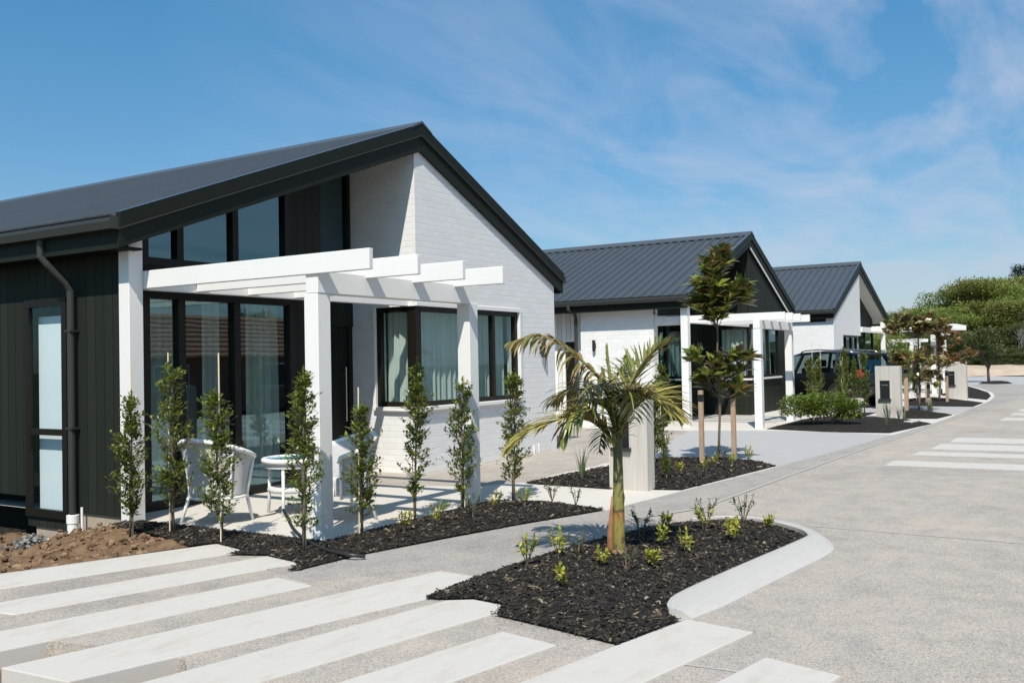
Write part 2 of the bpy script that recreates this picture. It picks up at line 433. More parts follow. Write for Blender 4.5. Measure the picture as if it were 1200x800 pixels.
g = MB(); g.add([(-250,-250,-.40),(1500,-250,-.40),(1500,900,-.40),(-250,900,-.40)], [(0,1,2,3)])
tag(g.build('ground', M['ground']), kind='structure')  # out-of-view ground given a dark lawn colour to cut bounce on shaded walls

left_edge = [(10.53,4.28),(13.42,3.96),(16.5,3.68),(19.52,3.46),(22.5,3.24),(25,3.14),(28,3.10),(31,3.06),(34.2,3.04),(37.5,3.2),(40.8,3.55),(44.5,4.25),(48.8,5.2)]
road_line = [(8.6,4.0),(9.5,3.62),(12.33,3.55),(16.24,3.42),(18.2,3.32),(23.4,3.08),(28.8,2.72),(39.2,2.25),(55,1.6)]
# the road: stone aggregate, its left side ends at the drain pit beside the bands
sheet('road', [(-60,-5.5),(62,-5.5),(62,14),(48,12),(9,12),(6.25,9.2),(6.2,7.0),(5.70,6.86),(4.18,7.42),(1.0,8.5),(.6,7.2),(2.3,6.45),(2.55,5.9),(3.3,5.27),(3.42,4.75),(3.45,4.3),(3.2,3.95),(2.6,4.1),(-60,4.5)], 0, M['road'], .42)
fp = [(5.45,6.2),(5.1,5.0),(5.9,4.35),(5.85,3.95),(6.73,3.93),(7.44,3.82),(8.04,3.72),(8.6,4.0)] + road_line[1:] + [(50.5,4.9)] + left_edge[::-1] + [(8.99,4.45),(7.8,4.8),(6.9,5.05),(6.0,5.27),(5.35,5.32)]
sheet('footpath', fp, .005, M['footpath'], .15)
# pale joint between footpath and road
jl = MB()
for a, b in zip(road_line[:-1], road_line[1:]):
    d = Vector((b[0]-a[0], b[1]-a[1])).normalized(); nrm = Vector((-d.y, d.x))*.022
    jl.add([(a[0]-nrm.x,a[1]-nrm.y,.0068),(b[0]-nrm.x,b[1]-nrm.y,.0068),(b[0]+nrm.x,b[1]+nrm.y,.0068),(a[0]+nrm.x,a[1]+nrm.y,.0068)], [(0,1,2,3)])
for a, b in (((8.97,2.40),(8.75,-3)), ((4.66,1.90),(4.68,1.58))):
    d = Vector((b[0]-a[0], b[1]-a[1])).normalized(); nrm = Vector((-d.y, d.x))*.012
    jl.add([(a[0]-nrm.x,a[1]-nrm.y,.0030),(b[0]-nrm.x,b[1]-nrm.y,.0030),(b[0]+nrm.x,b[1]+nrm.y,.0030),(a[0]+nrm.x,a[1]+nrm.y,.0030)], [(0,1,2,3)])
tag(jl.build('pavement_joint', M['joint']), kind='structure')

# concrete paths and patios between footpath and houses (falls a little towards the brick gable)
def slab_z(x, y):
    a = max(0, min(1, (x-9.6)/1.6)); b = max(0, min(1, (y-6.3)/1.8)); c = max(0, min(1, (19.6-x)/3.0))
    return .006 - .135*a*a*(3-2*a)*b*b*(3-2*b)*c
# concrete apron is its own heightfield
path_poly = [(6.3,9.6),(6.3,5.93),(9.02,5.93),(9.2,5.31),(8.99,4.45)] + left_edge + [(52,8),(52,13),(6.3,13)]
P2 = mound('concrete_path', path_poly, .45, lambda x, y, d: slab_z(x, y), M['patio'])
sk = MB(); pp = [(6.3,9.6),(6.3,5.93),(9.02,5.93),(9.2,5.31),(8.99,4.45)]
sk.add([(x, y, .006) for x, y in pp] + [(x, y, -.4) for x, y in pp], [(i, i+1, 6+i, 5+i) for i in range(4)])
tag(sk.build('path_edge', M['patio']), kind='structure')
sheet('driveway', [(13.5,3.965),(16.5,3.69),(19.5,3.47),(19.85,4.6),(19.85,6.12),(19.4,7.6),(16.6,6.9),(14.2,6.2),(13.84,6.0),(14.23,5.0)], .012, M['driveway'], .15)
sheet('driveway', [(25.1,5.7),(28.5,5.0),(30.2,5.1),(31.9,6.8),(31.9,12.4),(29.3,12.4),(27.5,6.4)], .012, M['driveway'], .1)
sheet('driveway', [(26.5,3.16),(30.1,3.06),(30.2,5.05),(28.5,4.85)], .0125, M['driveway'], .1)
sheet('side_street', [(50.5,-2),(58,-1.2),(66,4),(72,14),(70,24),(52,24),(49.5,9),(50.8,4.9)], .012, M['driveway'], .2)

bands = [  # each a cast slab: far-right, near-right, near-left, far-left
    [(5.81,6.79),(5.69,6.28),(2.3,7.40),(2.5,7.94)],
    [(5.63,5.96),(5.54,5.51),(3.53,6.07),(3.45,6.53)],
    [(5.10,5.29),(5.03,4.87),(2.75,5.42),(2.85,5.86)],
    [(5.83,4.32),(5.80,3.95),(5.10,3.90),(2.90,4.51),(2.86,5.05)],
    [(5.14,3.75),(5.24,3.60),(5.20,3.36),(4.98,3.29),(2.7,3.78),(2.6,4.26)],
    [(4.70,3.03),(4.62,2.62),(2.9,2.98),(2.8,3.44)],
    [(5.44,2.17),(5.37,1.74),(3.2,2.15),(3.0,2.68),(4.78,2.32)],
    [(4.95,1.54),(4.84,1.13),(3.0,1.45),(2.9,1.93)],
    [(4.5,.72),(4.4,.3),(2.6,.65),(2.5,1.1)]]
BL = ['pale concrete band beside the bare earth, farthest from the road island', 'pale concrete band with a short left end, second from the earth',
      'pale concrete band ending where the footpath begins, third from the earth', 'longest pale concrete band, ending at the tip of the mulch island',
      'pale concrete band with a rounded end biting into the mulch island', 'short pale concrete band between two stone strips near the bottom edge',
      'pale concrete band running along the mulch island up to its kerb', 'pale concrete band at the bottom edge right of the kerb end', 'pale concrete band nearest the camera, below the frame']
for i, p in enumerate(bands):
    mb = MB(); mb.prism(p, -.42, .006 + .0008*i, 'z')
    tag(mb.build('paving_band', M['band'], bevel=.007, seg=2), BL[i], 'paving slab', 'concrete bands across the road edge')
# white strips farther down the road: flush slabs
strips = [((14.29,2.65),(14.95,2.64)), ((15.9,2.53),(16.45,2.51)), ((16.97,2.42),(17.95,2.39)), ((18.4,2.30),(19.35,2.29)), ((24.5,2.0),(25.5,1.95)), ((26.6,1.93),(27.4,1.90)), ((28.3,1.88),(29.3,1.84)), ((30.4,1.8),(31.3,1.77))]
ws = ['nearest pale strip across the far road', 'second pale strip across the far road, a narrow one', 'third pale strip across the far road, the widest', 'fourth pale strip across the far road before the gap', 'fifth pale strip, first after the gap in the road', 'sixth pale strip, a narrow one after the gap', 'seventh pale strip along the far road', 'farthest pale strip across the far road']
for (a, b), lb in zip(strips, ws):
    mb = MB(); mb.prism([a, b, (b[0]+.25, b[1]-9), (a[0]+.25, a[1]-9)], -.1, .006, 'z')
    tag(mb.build('paving_strip', M['band']), lb, 'paving slab', 'pale strips set in the far road')

# kerb round the island
inner = [(5.47,2.30),(5.62,2.37),(5.95,2.40),(7.0,2.30),(8.1,2.18),(8.32,2.2),(8.50,2.30),(8.64,2.44),(8.78,2.62),(8.90,2.86),(8.88,3.05),(8.79,3.2),(8.62,3.36)]
outer = [(5.47,2.15),(5.7,2.10),(5.95,2.06),(6.9,1.96),(7.75,1.87),(8.1,1.92),(8.38,2.04),(8.66,2.2),(8.90,2.42),(9.04,2.78),(9.02,3.0),(8.90,3.2),(8.66,3.42)]
def smooth_line(P, n=4):
    P = [Vector((p[0], p[1], 0)) for p in P]; Q = [P[0]*2-P[1]]+P+[P[-1]*2-P[-2]]; o_ = []
    for i in range(1, len(Q)-2):
        for k in range(n):
            t = k/n; a, b, c, d = Q[i-1:i+3]; v = .5*((2*b)+(c-a)*t+(2*a-5*b+4*c-d)*t*t+(3*b-3*c+d-a)*t**3); o_.append((v.x, v.y))
    o_.append((P[-1].x, P[-1].y)); return o_
inner = smooth_line(inner); outer = smooth_line(outer)
kb = MB()
prof = [(0, -.05), (0, .050), (.10, .058), (.3, .056), (.6, .045), (.85, .024), (.97, .008), (1, -.05)]
vs = []; fs = []
for a, b in zip(inner, outer):
    for t, z in prof: vs.append((a[0]+(b[0]-a[0])*t, a[1]+(b[1]-a[1])*t, z))
k = len(prof)
for i in range(len(inner)-1):
    for j in range(k-1): fs.append((i*k+j, i*k+j+1, (i+1)*k+j+1, (i+1)*k+j))
fs.append(tuple(range(k))); fs.append(tuple(range(len(vs)-1, len(vs)-1-k, -1)))
kb.add(vs, fs); tag(kb.build('kerb', M['kerb'], smooth=False), kind='structure')

def nz(x, y, s, seed=0): return noise.noise(Vector((x*s, y*s, seed)))
def mulchz(h, base=.0):
    return lambda x, y, d: base + .018 + h*min(1, d/.3) + .018*min(1, d/.08)*(nz(x, y, 9, 3)+.7*nz(x, y, 21, 5))
beds = {}
def bed(name, poly, h, step=.06, base=0):
    zf = mulchz(h, base); beds[name] = (poly, zf)
    return mound('mulch_bed', poly, step, zf, M['mulch'])
island = [(5.10,3.90),(5.30,3.93),(5.82,3.93),(6.75,3.88),(7.44,3.78),(8.04,3.67),(8.44,3.50),(8.75,3.22),(8.87,3.05),(8.89,2.86),(8.77,2.63),(8.63,2.45),(8.49,2.31),(8.31,2.21),(8.1,2.19),(7.0,2.31),(5.95,2.41),(5.62,2.38),(5.47,2.31),(5.40,2.20),(4.78,2.33),(4.88,2.78),(4.97,3.25),(5.22,3.35),(5.25,3.60),(5.15,3.76)]
bed('island', island, .05)
bed1 = [(6.29,8.42),(6.29,5.92),(6.8,5.93),(9.0,5.92),(9.17,5.31),(8.97,4.47),(7.81,4.84),(6.94,5.06),(6.02,5.26),(5.35,5.31),(5.28,5.36),(5.55,5.50),(5.64,5.97),(5.5,6.3),(5.70,6.28),(5.82,6.80),(5.6,6.9),(5.75,7.35),(5.9,8.0),(6.0,8.6)]
bed('front', bed1, .035)
bed2 = [(10.46,6.36),(10.41,5.16),(10.60,4.56),(10.69,4.30),(13.55,4.0),(13.95,4.35),(14.2,4.95),(13.84,5.95),(12.6,6.2)]
bed('gate', bed2, .04, .09)
bed4 = [(19.87,4.7),(19.98,3.60),(21.4,3.40),(22.84,3.22),(23.6,3.62),(24.1,4.05),(24.2,4.6),(24.9,5.1),(26.9,5.15),(26.2,5.5),(24.9,5.95),(23.4,6.25),(20.3,6.18)]
bed('pair', bed4, .05, .12)
bed5 = [(24.45,4.1),(24.6,3.35),(26.2,3.20),(27.4,3.9),(28.4,4.3),(28.35,4.75),(26,4.45)]
bed('tree', bed5, .05, .14)
bed6 = [(30.2,5.0),(30.15,3.15),(32.6,3.10),(34.2,4.0),(35.9,4.9),(34.6,5.7)]
bed('far', bed6, .05, .16)
bed7 = [(35.6,3.75),(34.6,3.18),(37.5,3.32),(40.7,3.7),(44.3,4.4),(48,5.2),(44,5.9),(38,5.0)]
bed('bend', bed7, .06, .2)
bed8 = [(51.4,5.1),(50.9,4.3),(51.6,3.6),(55.4,4.1),(54.4,5.2)]
bed('corner', bed8, .06, .25)

# bare earth beside the dark wall
dirt_poly = [(.8,8.55),(2.4,7.97),(5.72,6.92),(5.85,7.5),(6.05,8.2),(6.2,8.6),(6.18,12),(6.18,16),(1,16)]
def line_d(p, L):
    best = 9e9; P = Vector(p)
    for a, b in zip(L[:-1], L[1:]):
        a = Vector(a); b = Vector(b); ab = b-a; t = max(0, min(1, (P-a).dot(ab)/ab.length_squared)); best = min(best, (P-(a+ab*t)).length)
    return best
def dirtz(x, y, d):
    t = max(0, min(1, line_d((x, y), dirt_poly[:6])/1.05))
    return -.005 - .25*t + .062*min(1, d/.12)*(nz(x, y, 4, 1) + .9*nz(x, y, 10, 2) + .8*nz(x, y, 22, 6)+.3*abs(nz(x, y, 45, 8))+.2)
DIRT = mound('dirt', dirt_poly, .07, dirtz, M['dirt'])
sl = MB(); so = mulchz(.03, -.12)
soil_poly = [(6.17,10.35),(5.55,10.2),(4.6,9.6),(3.6,9.55),(3.0,10.6),(3.2,14),(6.17,14)]
mound('dark_soil', soil_poly, .08, lambda x, y, d: -.21 + .05*min(1, d/.3) + .02*nz(x, y, 12), M['mulch'])

PIT = mound('pit_floor', [(-1,5.0),(3.3,3.7),(3.6,5.2),(2.2,6.6),(.5,7.4),(-1,7.6)], .12, lambda x, y, d: -.10+.02*nz(x, y, 8), M['dirt'])
# loose pieces: bark chips, clods, rubble
def chunk(mb, c, a, b, h, rz, tilt):
    u = Vector((math.cos(rz), math.sin(rz), math.sin(tilt)*.8)).normalized()*a
    w = Vector((-math.sin(rz), math.cos(rz), R.uniform(-.4,.4))).normalized()*b
    n = u.cross(w).normalized()*h; c = Vector(c)
    j = lambda: Vector((R.uniform(-1,1), R.uniform(-1,1), R.uniform(-1,1)))*b*.35
    vs = [c-u-w+j(), c+u-w+j(), c+u+w+j(), c-u+w+j(), c-u*.8-w*.8+n, c+u*.8-w*.8+n, c+u*.8+w*.8+n, c-u*.8+w*.8+n]
    mb.add(vs, [(0,3,2,1),(4,5,6,7),(0,1,5,4),(1,2,6,5),(2,3,7,6),(3,0,4,7)])
def scatter_chips(key, n, big=1.0):
    poly, zf = beds[key]; mb = MB(); k = 0
    xs = [p[0] for p in poly]; ys = [p[1] for p in poly]
    while k < n:
        q = (R.uniform(min(xs), max(xs)), R.uniform(min(ys), max(ys)))
        d = edge_d(q, poly)
        if not inside(q, poly):
            if d > .05 or R.random() > .22*(1-d/.05): continue
            chunk(mb, (q[0], q[1], .022), .008*R.uniform(.6,1.6), .003, .003, R.uniform(0,6.3), 0); k += 1; continue
        L = R.choice([.006,.008,.010,.012,.015,.019,.028])*big*R.uniform(.8,1.2)
        chunk(mb, (q[0], q[1], zf(q[0], q[1], d)+.002), L, L*R.uniform(.2,.45), .004*big, R.uniform(0,6.3), R.uniform(-.7,.7)); k += 1
    tag(mb.build('bark_chips', M['chip']), 'loose dark bark chips covering the planting bed', 'mulch', kind='stuff')
scatter_chips('island', 15000); scatter_chips('front', 10000); scatter_chips('gate', 5000, 1.4)
def lump(mb, c, r, seed):
    bm = bmesh.new(); bmesh.ops.create_icosphere(bm, subdivisions=1, radius=1)
    sx, sy, sz = R.uniform(.7,1.3), R.uniform(.7,1.3), R.uniform(.5,.9)
    vs = [Vector((v.co.x*sx, v.co.y*sy, v.co.z*sz))*r*(1+.45*noise.noise(v.co*1.7+Vector((seed,0,0)))) + Vector(c) for v in bm.verts]
    fs = [tuple(v.index for v in f.verts) for f in bm.faces]; bm.free(); mb.add(vs, fs)
mb = MB(); k = 0
while k < 2600:
    q = (R.uniform(2.6,6.15), R.uniform(6.95,10.2))
    if inside(q, dirt_poly):
        d = edge_d(q, dirt_poly); lump(mb, (q[0], q[1], dirtz(q[0], q[1], d)), R.choice([.008,.012,.016,.022,.034])*R.uniform(.8,1.3), k*.37); k += 1
tag(mb.build('earth_clods', M['clod']), 'loose brown clods lying on the bare earth', 'soil', kind='stuff')
mb = MB()
for k in range(260):
    r = abs(R.gauss(0, .13)); a = R.uniform(0, 6.3)
    lump(mb, (5.68+r*math.cos(a)*1.1, 9.42+r*math.sin(a)*1.5, -.24+max(0, .15-r*.5)*R.uniform(.2,1)), R.uniform(.010,.026), k*.7)
tag(mb.build('rubble', M['pebble']), 'small grey heap of stones on the earth below the narrow window', 'rubble', kind='stuff')
mb = MB()
for i, (x, y) in enumerate([(5.93,8.50),(5.98,8.42),(5.86,8.58),(5.74,8.72)]): lump(mb, (x, y, -.15), .045+.015*(i % 2), i*2.2)
tag(mb.build('concrete_rubble', M['kerb']), 'pale concrete lumps on the earth at the foot of the dark wall corner', 'rubble', kind='stuff')

# ------------------------------------------------------------------ houses
def roof_parts(par, G, B, e0, a, e1, z0, zr, z1, under=M['soffit_dark'], trim=M['dark_trim'], gut=M['gutter_metal'], cut0=.36, cutr=.40, ridge_y=None):
    """gable roof: ridge along y; G front face of the barge, B back; e0/e1 eave x, a ridge x; tops z0, zr, z1"""
    SP = .25; rh = .048
    def side(xe, ze, sgn):
        mb = MB(); n = int((B-G)/SP)
        ex, ez = xe, ze-.045; rx, rz = a, zr-.045
        sl = Vector((rx-ex, 0, rz-ez)).normalized(); up = Vector((-sl.z, 0, sl.x)) if sl.x > 0 else Vector((sl.z, 0, -sl.x))
        prof = []
        for i in range(n):
            y = G+.06+i*SP
            prof += [(y, 0), (y+.095, 0), (y+.115, rh), (y+.150, rh), (y+.170, 0)]
        prof.append((B, 0))
        k = len(prof)
        vs = [Vector((ex, y, ez))-sl*.05+up*h for y, h in prof] + [Vector((rx, y, rz))+up*h for y, h in prof]
        mb.add(vs, [(i, i+1, k+i+1, k+i) for i in range(k-1)])
        mb.build('roof', M['roof'], par)
        # lining under the sheet
        ub = MB(); t = .24
        ub.add([(ex+.0, G+.06, ez-.02), (rx, G+.06, rz-.02), (rx, B, rz-.02), (ex, B, ez-.02),
                (ex, G+.06, ez-t), (rx, G+.06, rz-t), (rx, B, rz-t), (ex, B, ez-t)],
               [(0,1,2,3),(4,7,6,5),(0,4,5,1),(1,5,6,2),(2,6,7,3),(3,7,4,0)])
        ub.build('soffit', under, par)
        # barge: lower board and the cap above it
        bb = MB()
        bb.prism([(ex-.01*sgn, ze-.15), (rx, zr-.16), (rx, zr-cutr), (ex-.01*sgn, ze-cut0)], G+.012, G+.05, 'y')
        bb.build('barge_board', trim, par)
        bc = MB()
        bc.prism([(ex-.012*sgn, ze), (rx, zr), (rx, zr-.165), (ex-.012*sgn, ze-.158)], G-.018, G+.055, 'y')
        bc.prism([(ex-.012*sgn, ze-.158), (rx, zr-.165), (rx, zr-.178), (ex-.012*sgn, ze-.171)], G-.026, G+.055, 'y', 1)
        bc.prism([(ex-.012*sgn, ze+.005), (rx, zr+.005), (rx, zr+.0005), (ex-.012*sgn, ze+.0005)], G-.02, G+.05, 'y', 2)  # thin strip added on the cap edge as its sky highlight
        bc.build('barge_cap', [trim, M['gutter_metal'], M['cap_glint']], par)
        gb = MB()
        x0, x1 = (ex-.125, ex-.005) if sgn > 0 else (ex+.005, ex+.125)
        xo, xi = (x0, x1) if sgn > 0 else (x1, x0)
        gb.prism([(xo, ze-.035), (xo, ze-.05), (xo+.012*sgn, ze-.06), (xo+.004*sgn, ze-.10), (xo+.02*sgn, ze-.175), (xi, ze-.175), (xi, ze-.06)], G+.0, B, 'y')
        gb.build('gutter', gut, par)
        fb = MB(); fb.box(min(xi, xi+.03*sgn), G+.06, ze-cut0, max(xi, xi+.03*sgn), B, ze-.08)
        fb.build('fascia', trim, par)
    side(e0, z0, 1); side(e1, z1, -1)
    rc = MB()
    s0 = (zr-z0)/(a-e0); s1 = (zr-z1)/(e1-a)
    rc.prism([(a-.24, zr-.24*s0+.012), (a-.03, zr+.022), (a, zr+.036), (a+.03, zr+.022), (a+.24, zr-.24*s1+.012), (a+.24, zr-.24*s1-.012), (a, zr+.006), (a-.24, zr-.24*s0-.012)], G-.03, B, 'y')
    rc.build('ridge_cap', M['ridge'], par)

def drape(par, p0, p1, z0, z1, amp=.045, wl=.13, name='curtain', seed=0):
    mb = MB(); a = Vector(p0); b = Vector(p1); L = (b-a).length; d = (b-a)/L; nrm = Vector((-d.y, d.x))
    n = int(L/wl*10); vs = []; rr = random.Random(seed); ph = 0; fs = []
    xs = []
    for i in range(n+1):
        ph += 2*math.pi/10*rr.uniform(.75,1.25); xs.append(amp*math.sin(ph)+amp*.35*math.sin(ph*2.3+1))
    for j, z in enumerate((z0, (z0+z1)/2, z1)):
        for i in range(n+1):
            q = a+d*(L*i/n)+nrm*xs[i]*(1, .85, .6)[j]; vs.append((q.x, q.y, z))
    for j in range(2):
        for i in range(n): fs.append((j*(n+1)+i, j*(n+1)+i+1, (j+1)*(n+1)+i+1, (j+1)*(n+1)+i))
    mb.add(vs, fs); return mb.build(name, M['curtain'], par, smooth=True)

def win_y(par, x0, x1, z0, z1, y, bars=(), fw=.065, name='window', top=None, depth=.09, gm='glass', sgn=1, frame=M['dark_frame'], zbars=()):
    """framed window in a wall facing -y; top: raked head as (z at x0, z at x1)"""
    za, zb = top if top else (z1, z1)
    f = MB(); zt = lambda x: za+(zb-za)*(x-x0)/(x1-x0)
    f.box(x0, y, z0, x1, y+depth, z0+fw)
    f.prism([(x0, za), (x1, zb), (x1, zb-fw), (x0, za-fw)], y, y+depth, 'y')
    xs = [(x0, x0+fw), (x1-fw, x1)] + [(b-fw*.5, b+fw*.5) for b in bars]
    for a, b in xs: f.prism([(a, z0+fw), (b, z0+fw), (b, zt(b)-fw), (a, zt(a)-fw)], y+.003, y+depth-.003, 'y')
    for zz in zbars: f.box(x0+fw, y+.005, zz-.03, x1-fw, y+depth-.005, zz+.03)
    fo = f.build(name, frame, par)
    gp = MB(); gy = y+depth*.55
    gp.add([(x0+fw*.6, gy, z0+fw*.6), (x1-fw*.6, gy, z0+fw*.6), (x1-fw*.6, gy, zt(x1)-fw*.6), (x0+fw*.6, gy, zt(x0)-fw*.6)], [(0,1,2,3)])
    gp.build('pane', M[gm], fo if not par.get('world_parts') else reparent_world(fo, par)); return fo
def reparent_world(fo, par):
    # sub-parts sit under a part whose own origin equals its thing's
    fo['world_parts'] = 1
    return _Loc(fo, par)
class _Loc:
    """a part acting as parent: hands its thing's location to build()"""
    def __init__(s, o, par): s.o = o; s.location = par.location
    def get(s, k): return 1
def _build(self, name, mats, parent=None, **kw):
    if isinstance(parent, _Loc):
        o = _raw(self, name, mats, None, **kw)
        for v in o.data.vertices: v.co -= Vector(parent.location)
        o.parent = parent.o; return o
    return _raw(self, name, mats, parent, **kw)
_raw = MB.build; MB.build = _build
def win_x(par, y0, y1, z0, z1, x, bars=(), fw=.065, name='window', depth=.09, gm='glass', zbars=(), frame=M['dark_frame']):
    """framed window in a wall facing -x"""
    f = MB()
    f.box(x, y0, z0, x+depth, y1, z0+fw); f.box(x, y0, z1-fw, x+depth, y1, z1)
    for a, b in [(y0, y0+fw), (y1-fw, y1)] + [(b-fw*.5, b+fw*.5) for b in bars]: f.box(x+.003, a, z0+fw, x+depth-.003, b, z1-fw)
    for zz in zbars: f.box(x+.005, y0+fw, zz-.035, x+depth-.005, y1-fw, zz+.035)
    fo = f.build(name, frame, par)
    gp = MB(); gx = x+depth*.55
    gp.add([(gx, y0+fw*.6, z0+fw*.6), (gx, y1-fw*.6, z0+fw*.6), (gx, y1-fw*.6, z1-fw*.6), (gx, y0+fw*.6, z1-fw*.6)], [(0,1,2,3)])
    gp.build('pane', M[gm], reparent_world(fo, par)); return fo
def lamp_y(x, y, z, label, grp='wall lights by the doors', facing='y'):
    t = thing('wall_lamp', label, 'wall lamp', (x, y, z), 0 if facing == 'y' else -math.pi/2, grp)
    b = MB(); b.box(-.03, -.018, -.06, .03, 0, .06); b.build('bracket', M['black_metal'], t, bevel=.004)
    c = MB(); c.lathe([(.0,-.135),(.036,-.135),(.040,-.13),(.040,.13),(.036,.135),(0,.135)], 16, (0,-.065)); c.tube([(0,-.03,0),(0,-.016,0)], .018, 8)
    c.build('lamp_body', M['black_metal'], t, smooth=False); return t

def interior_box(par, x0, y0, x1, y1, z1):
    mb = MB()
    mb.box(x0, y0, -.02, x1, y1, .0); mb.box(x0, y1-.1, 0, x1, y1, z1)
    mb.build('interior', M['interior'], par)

# ---------- house 1 (white brick gable, dark boarded side)
H1 = thing('house', 'nearest house with a white brick gable, corner window and dark boarded side wall', 'house', (10.8,8.3,0), 0, 'single storey houses along the street', world=True)
G = 8.235; B = 30
roof_parts(H1, G, B, 5.90, 10.85, 15.03, 3.155, 5.04, 3.16)
rt = lambda x: 3.155+(x-5.90)*(5.04-3.155)/(10.85-5.90) if x < 10.85 else 5.04-(x-10.85)*(5.04-3.16)/(15.03-10.85)
ru = lambda x: rt(x)-.27
w = MB()   # brick front
w.box(10.76, 8.3, -.32, 14.79, 8.55, .955)
w.box(13.57, 8.3, .955, 14.79, 8.55, 2.415)
w.prism([(10.76, 2.415), (14.79, 2.415), (14.79, ru(14.79)), (10.85, ru(10.85)), (10.76, ru(10.76))], 8.3, 8.55, 'y')
# brick return
w.box(10.76, 8.55, -.32, 11.0, 9.62, .955); w.box(10.76, 9.07, .955, 11.0, 9.62, 2.415); w.box(10.76, 8.55, 2.415, 11.0, 9.62, ru(10.76))
w.box(14.55, 8.55, -.32, 14.79, 29.8, ru(14.79)-.02)
w.build('brick_wall', M['brick'], H1)
s = MB()   # projecting sill and head of the corner window
s.box(10.70, 8.235, .90, 13.60, 8.36, .958); s.box(10.70, 8.36, .90, 10.80, 9.10, .958)
s.build('sill', M['white_paint'], H1, bevel=.006)
s = MB(); s.box(10.735, 8.275, 2.412, 13.62, 8.34, 2.47); s.box(10.735, 8.34, 2.412, 10.80, 9.10, 2.47); s.box(13.562, 8.275, .958, 13.62, 8.33, 2.412)
s.box(10.735, 9.062, .958, 10.79, 9.12, 2.412)
s.build('window_head', M['white_paint'], H1, bevel=.004)
cf = MB()
for a, b in ((.960,1.03),(2.335,2.41)):
    cf.box(10.775, 8.33, a, 13.56, 8.42, b); cf.box(10.775, 8.42, a, 10.865, 9.06, b)
cf.box(10.775, 8.33, 1.03, 10.90, 8.42, 2.335); cf.box(10.775, 8.42, 1.03, 10.865, 8.47, 2.335)
for a, b in ((13.49,13.56),(12.80,12.87),(12.30,12.35)): cf.box(a, 8.333, 1.03, b, 8.417, 2.335)
cf.box(10.778, 8.99, 1.03, 10.862, 9.06, 2.335)
fo = cf.build('corner_window', M['dark_frame'], H1)
gp = MB(); gp.add([(10.88,8.375,1.0),(13.53,8.375,1.0),(13.53,8.375,2.36),(10.88,8.375,2.36)], [(0,1,2,3)])
gp.add([(10.82,8.45,1.0),(10.82,9.03,1.0),(10.82,9.03,2.36),(10.82,8.45,2.36)], [(0,1,2,3)])
gp.build('pane', M['bay_glass'], reparent_world(fo, H1))
drape(H1, (11.0,8.60), (12.55,8.62), .98, 2.40, .04, .14, seed=1); drape(H1, (12.75,8.62), (13.5,8.60), .98, 2.40, .04, .13, seed=2)
drape(H1, (11.02,8.66), (11.04,9.08), .98, 2.40, .035, .12, seed=3)
# dark side wall, window, foundation
sw = MB()
def side_piece(y0, y1, za, zb, mb=sw): mb.box(6.2, y0, za, 6.33, y1, zb)
side_piece(8.62, 9.575, .045, 2.92); side_piece(9.575, 10.37, 2.39, 2.92); side_piece(10.37, 29.8, .17, 2.92); side_piece(9.575, 10.37, -.16, -.045)
sw.box(6.335, 8.95, .045, 6.66, 9.06, 3.05)
sw.build('side_wall', M['dark_boards'], H1)
fd = MB(); fd.box(6.225, 8.66, -.4, 6.36, 9.45, .043); fd.box(6.225, 9.47, -.4, 6.36, 10.25, -.162); fd.build('foundation', M['foundation'], H1)
fd = MB(); fd.box(6.6, 10.3, -.4, 6.8, 29.8, .165); fd.build('shade_black_foundation', M['soffit_dark'], H1)  # recessed foundation coloured near black to stand in for the shade under the wall
win_x(H1, 9.578, 10.367, -.042, 2.387, 6.165, fw=.088, depth=.05, zbars=(.905,), gm='clear_glass')
bl = MB(); bl.box(6.30, 9.66, .02, 6.31, 10.30, 2.20); bl.build('window_blind', M['blind'], H1)
# sliding door wall with clerestory above
dw = MB()
yy = 8.95
dw.box(6.66, yy, 2.47, 9.0, yy+.1, 2.74)
dw.box(9.0, yy, .0, 9.40, yy+.1, 2.74); 
dw.prism([(8.93,2.74),(9.40,2.74),(9.40,rt(9.40)-.26),(8.93,rt(8.93)-.26)], yy, yy+.1, 'y')
dw.box(9.40, yy, 0, 9.5, 9.55, rt(9.4)-.27)
dw.prism([(6.335,rt(6.335)-.28),(6.7,rt(6.7)-.28),(6.7,3.0),(6.335,3.0)], yy+.005, yy+.1, 'y')
dw.box(9.5, 9.5, 2.15, 10.76, 9.6, 3.0); dw.box(9.5, 9.5, 0, 10.15, 9.6, 2.15)
dw.build('porch_wall', M['dark_boards'], H1)
win_y(H1, 6.67, 9.0, .0, 2.47, yy-.01, bars=(7.20,8.02), fw=.10, name='sliding_door', depth=.11)
win_y(H1, 6.67, 8.93, 2.74, 3.9, yy-.01, bars=(7.19,8.01), fw=.09, name='clerestory_window', top=(rt(6.67)-.33, rt(8.93)-.33), depth=.11)
win_y(H1, 9.5, 10.72, 3.0, 4.4, 9.49, fw=.06, name='door_window', top=(rt(9.5)-.30, rt(10.72)-.30), depth=.1)
fdm = MB(); fdm.box(10.15, 9.51, .0, 10.22, 9.60, 2.15); fdm.box(10.66, 9.51, 0, 10.75, 9.60, 2.15); fdm.build('door_frame', M['dark_frame'], H1)
dd = MB(); dd.box(10.225, 9.53, .02, 10.655, 9.58, 2.14); do = dd.build('front_door', M['dark_frame'], H1)
hd = MB(); hd.tube([(10.55,9.47,.75),(10.55,9.47,1.55)], .013, 8); hd.tube([(10.55,9.47,.85),(10.55,9.53,.85)], .008, 6); hd.tube([(10.55,9.47,1.45),(10.55,9.53,1.45)], .008, 6)
hd.build('handle', M['steel'], reparent_world(do, H1))
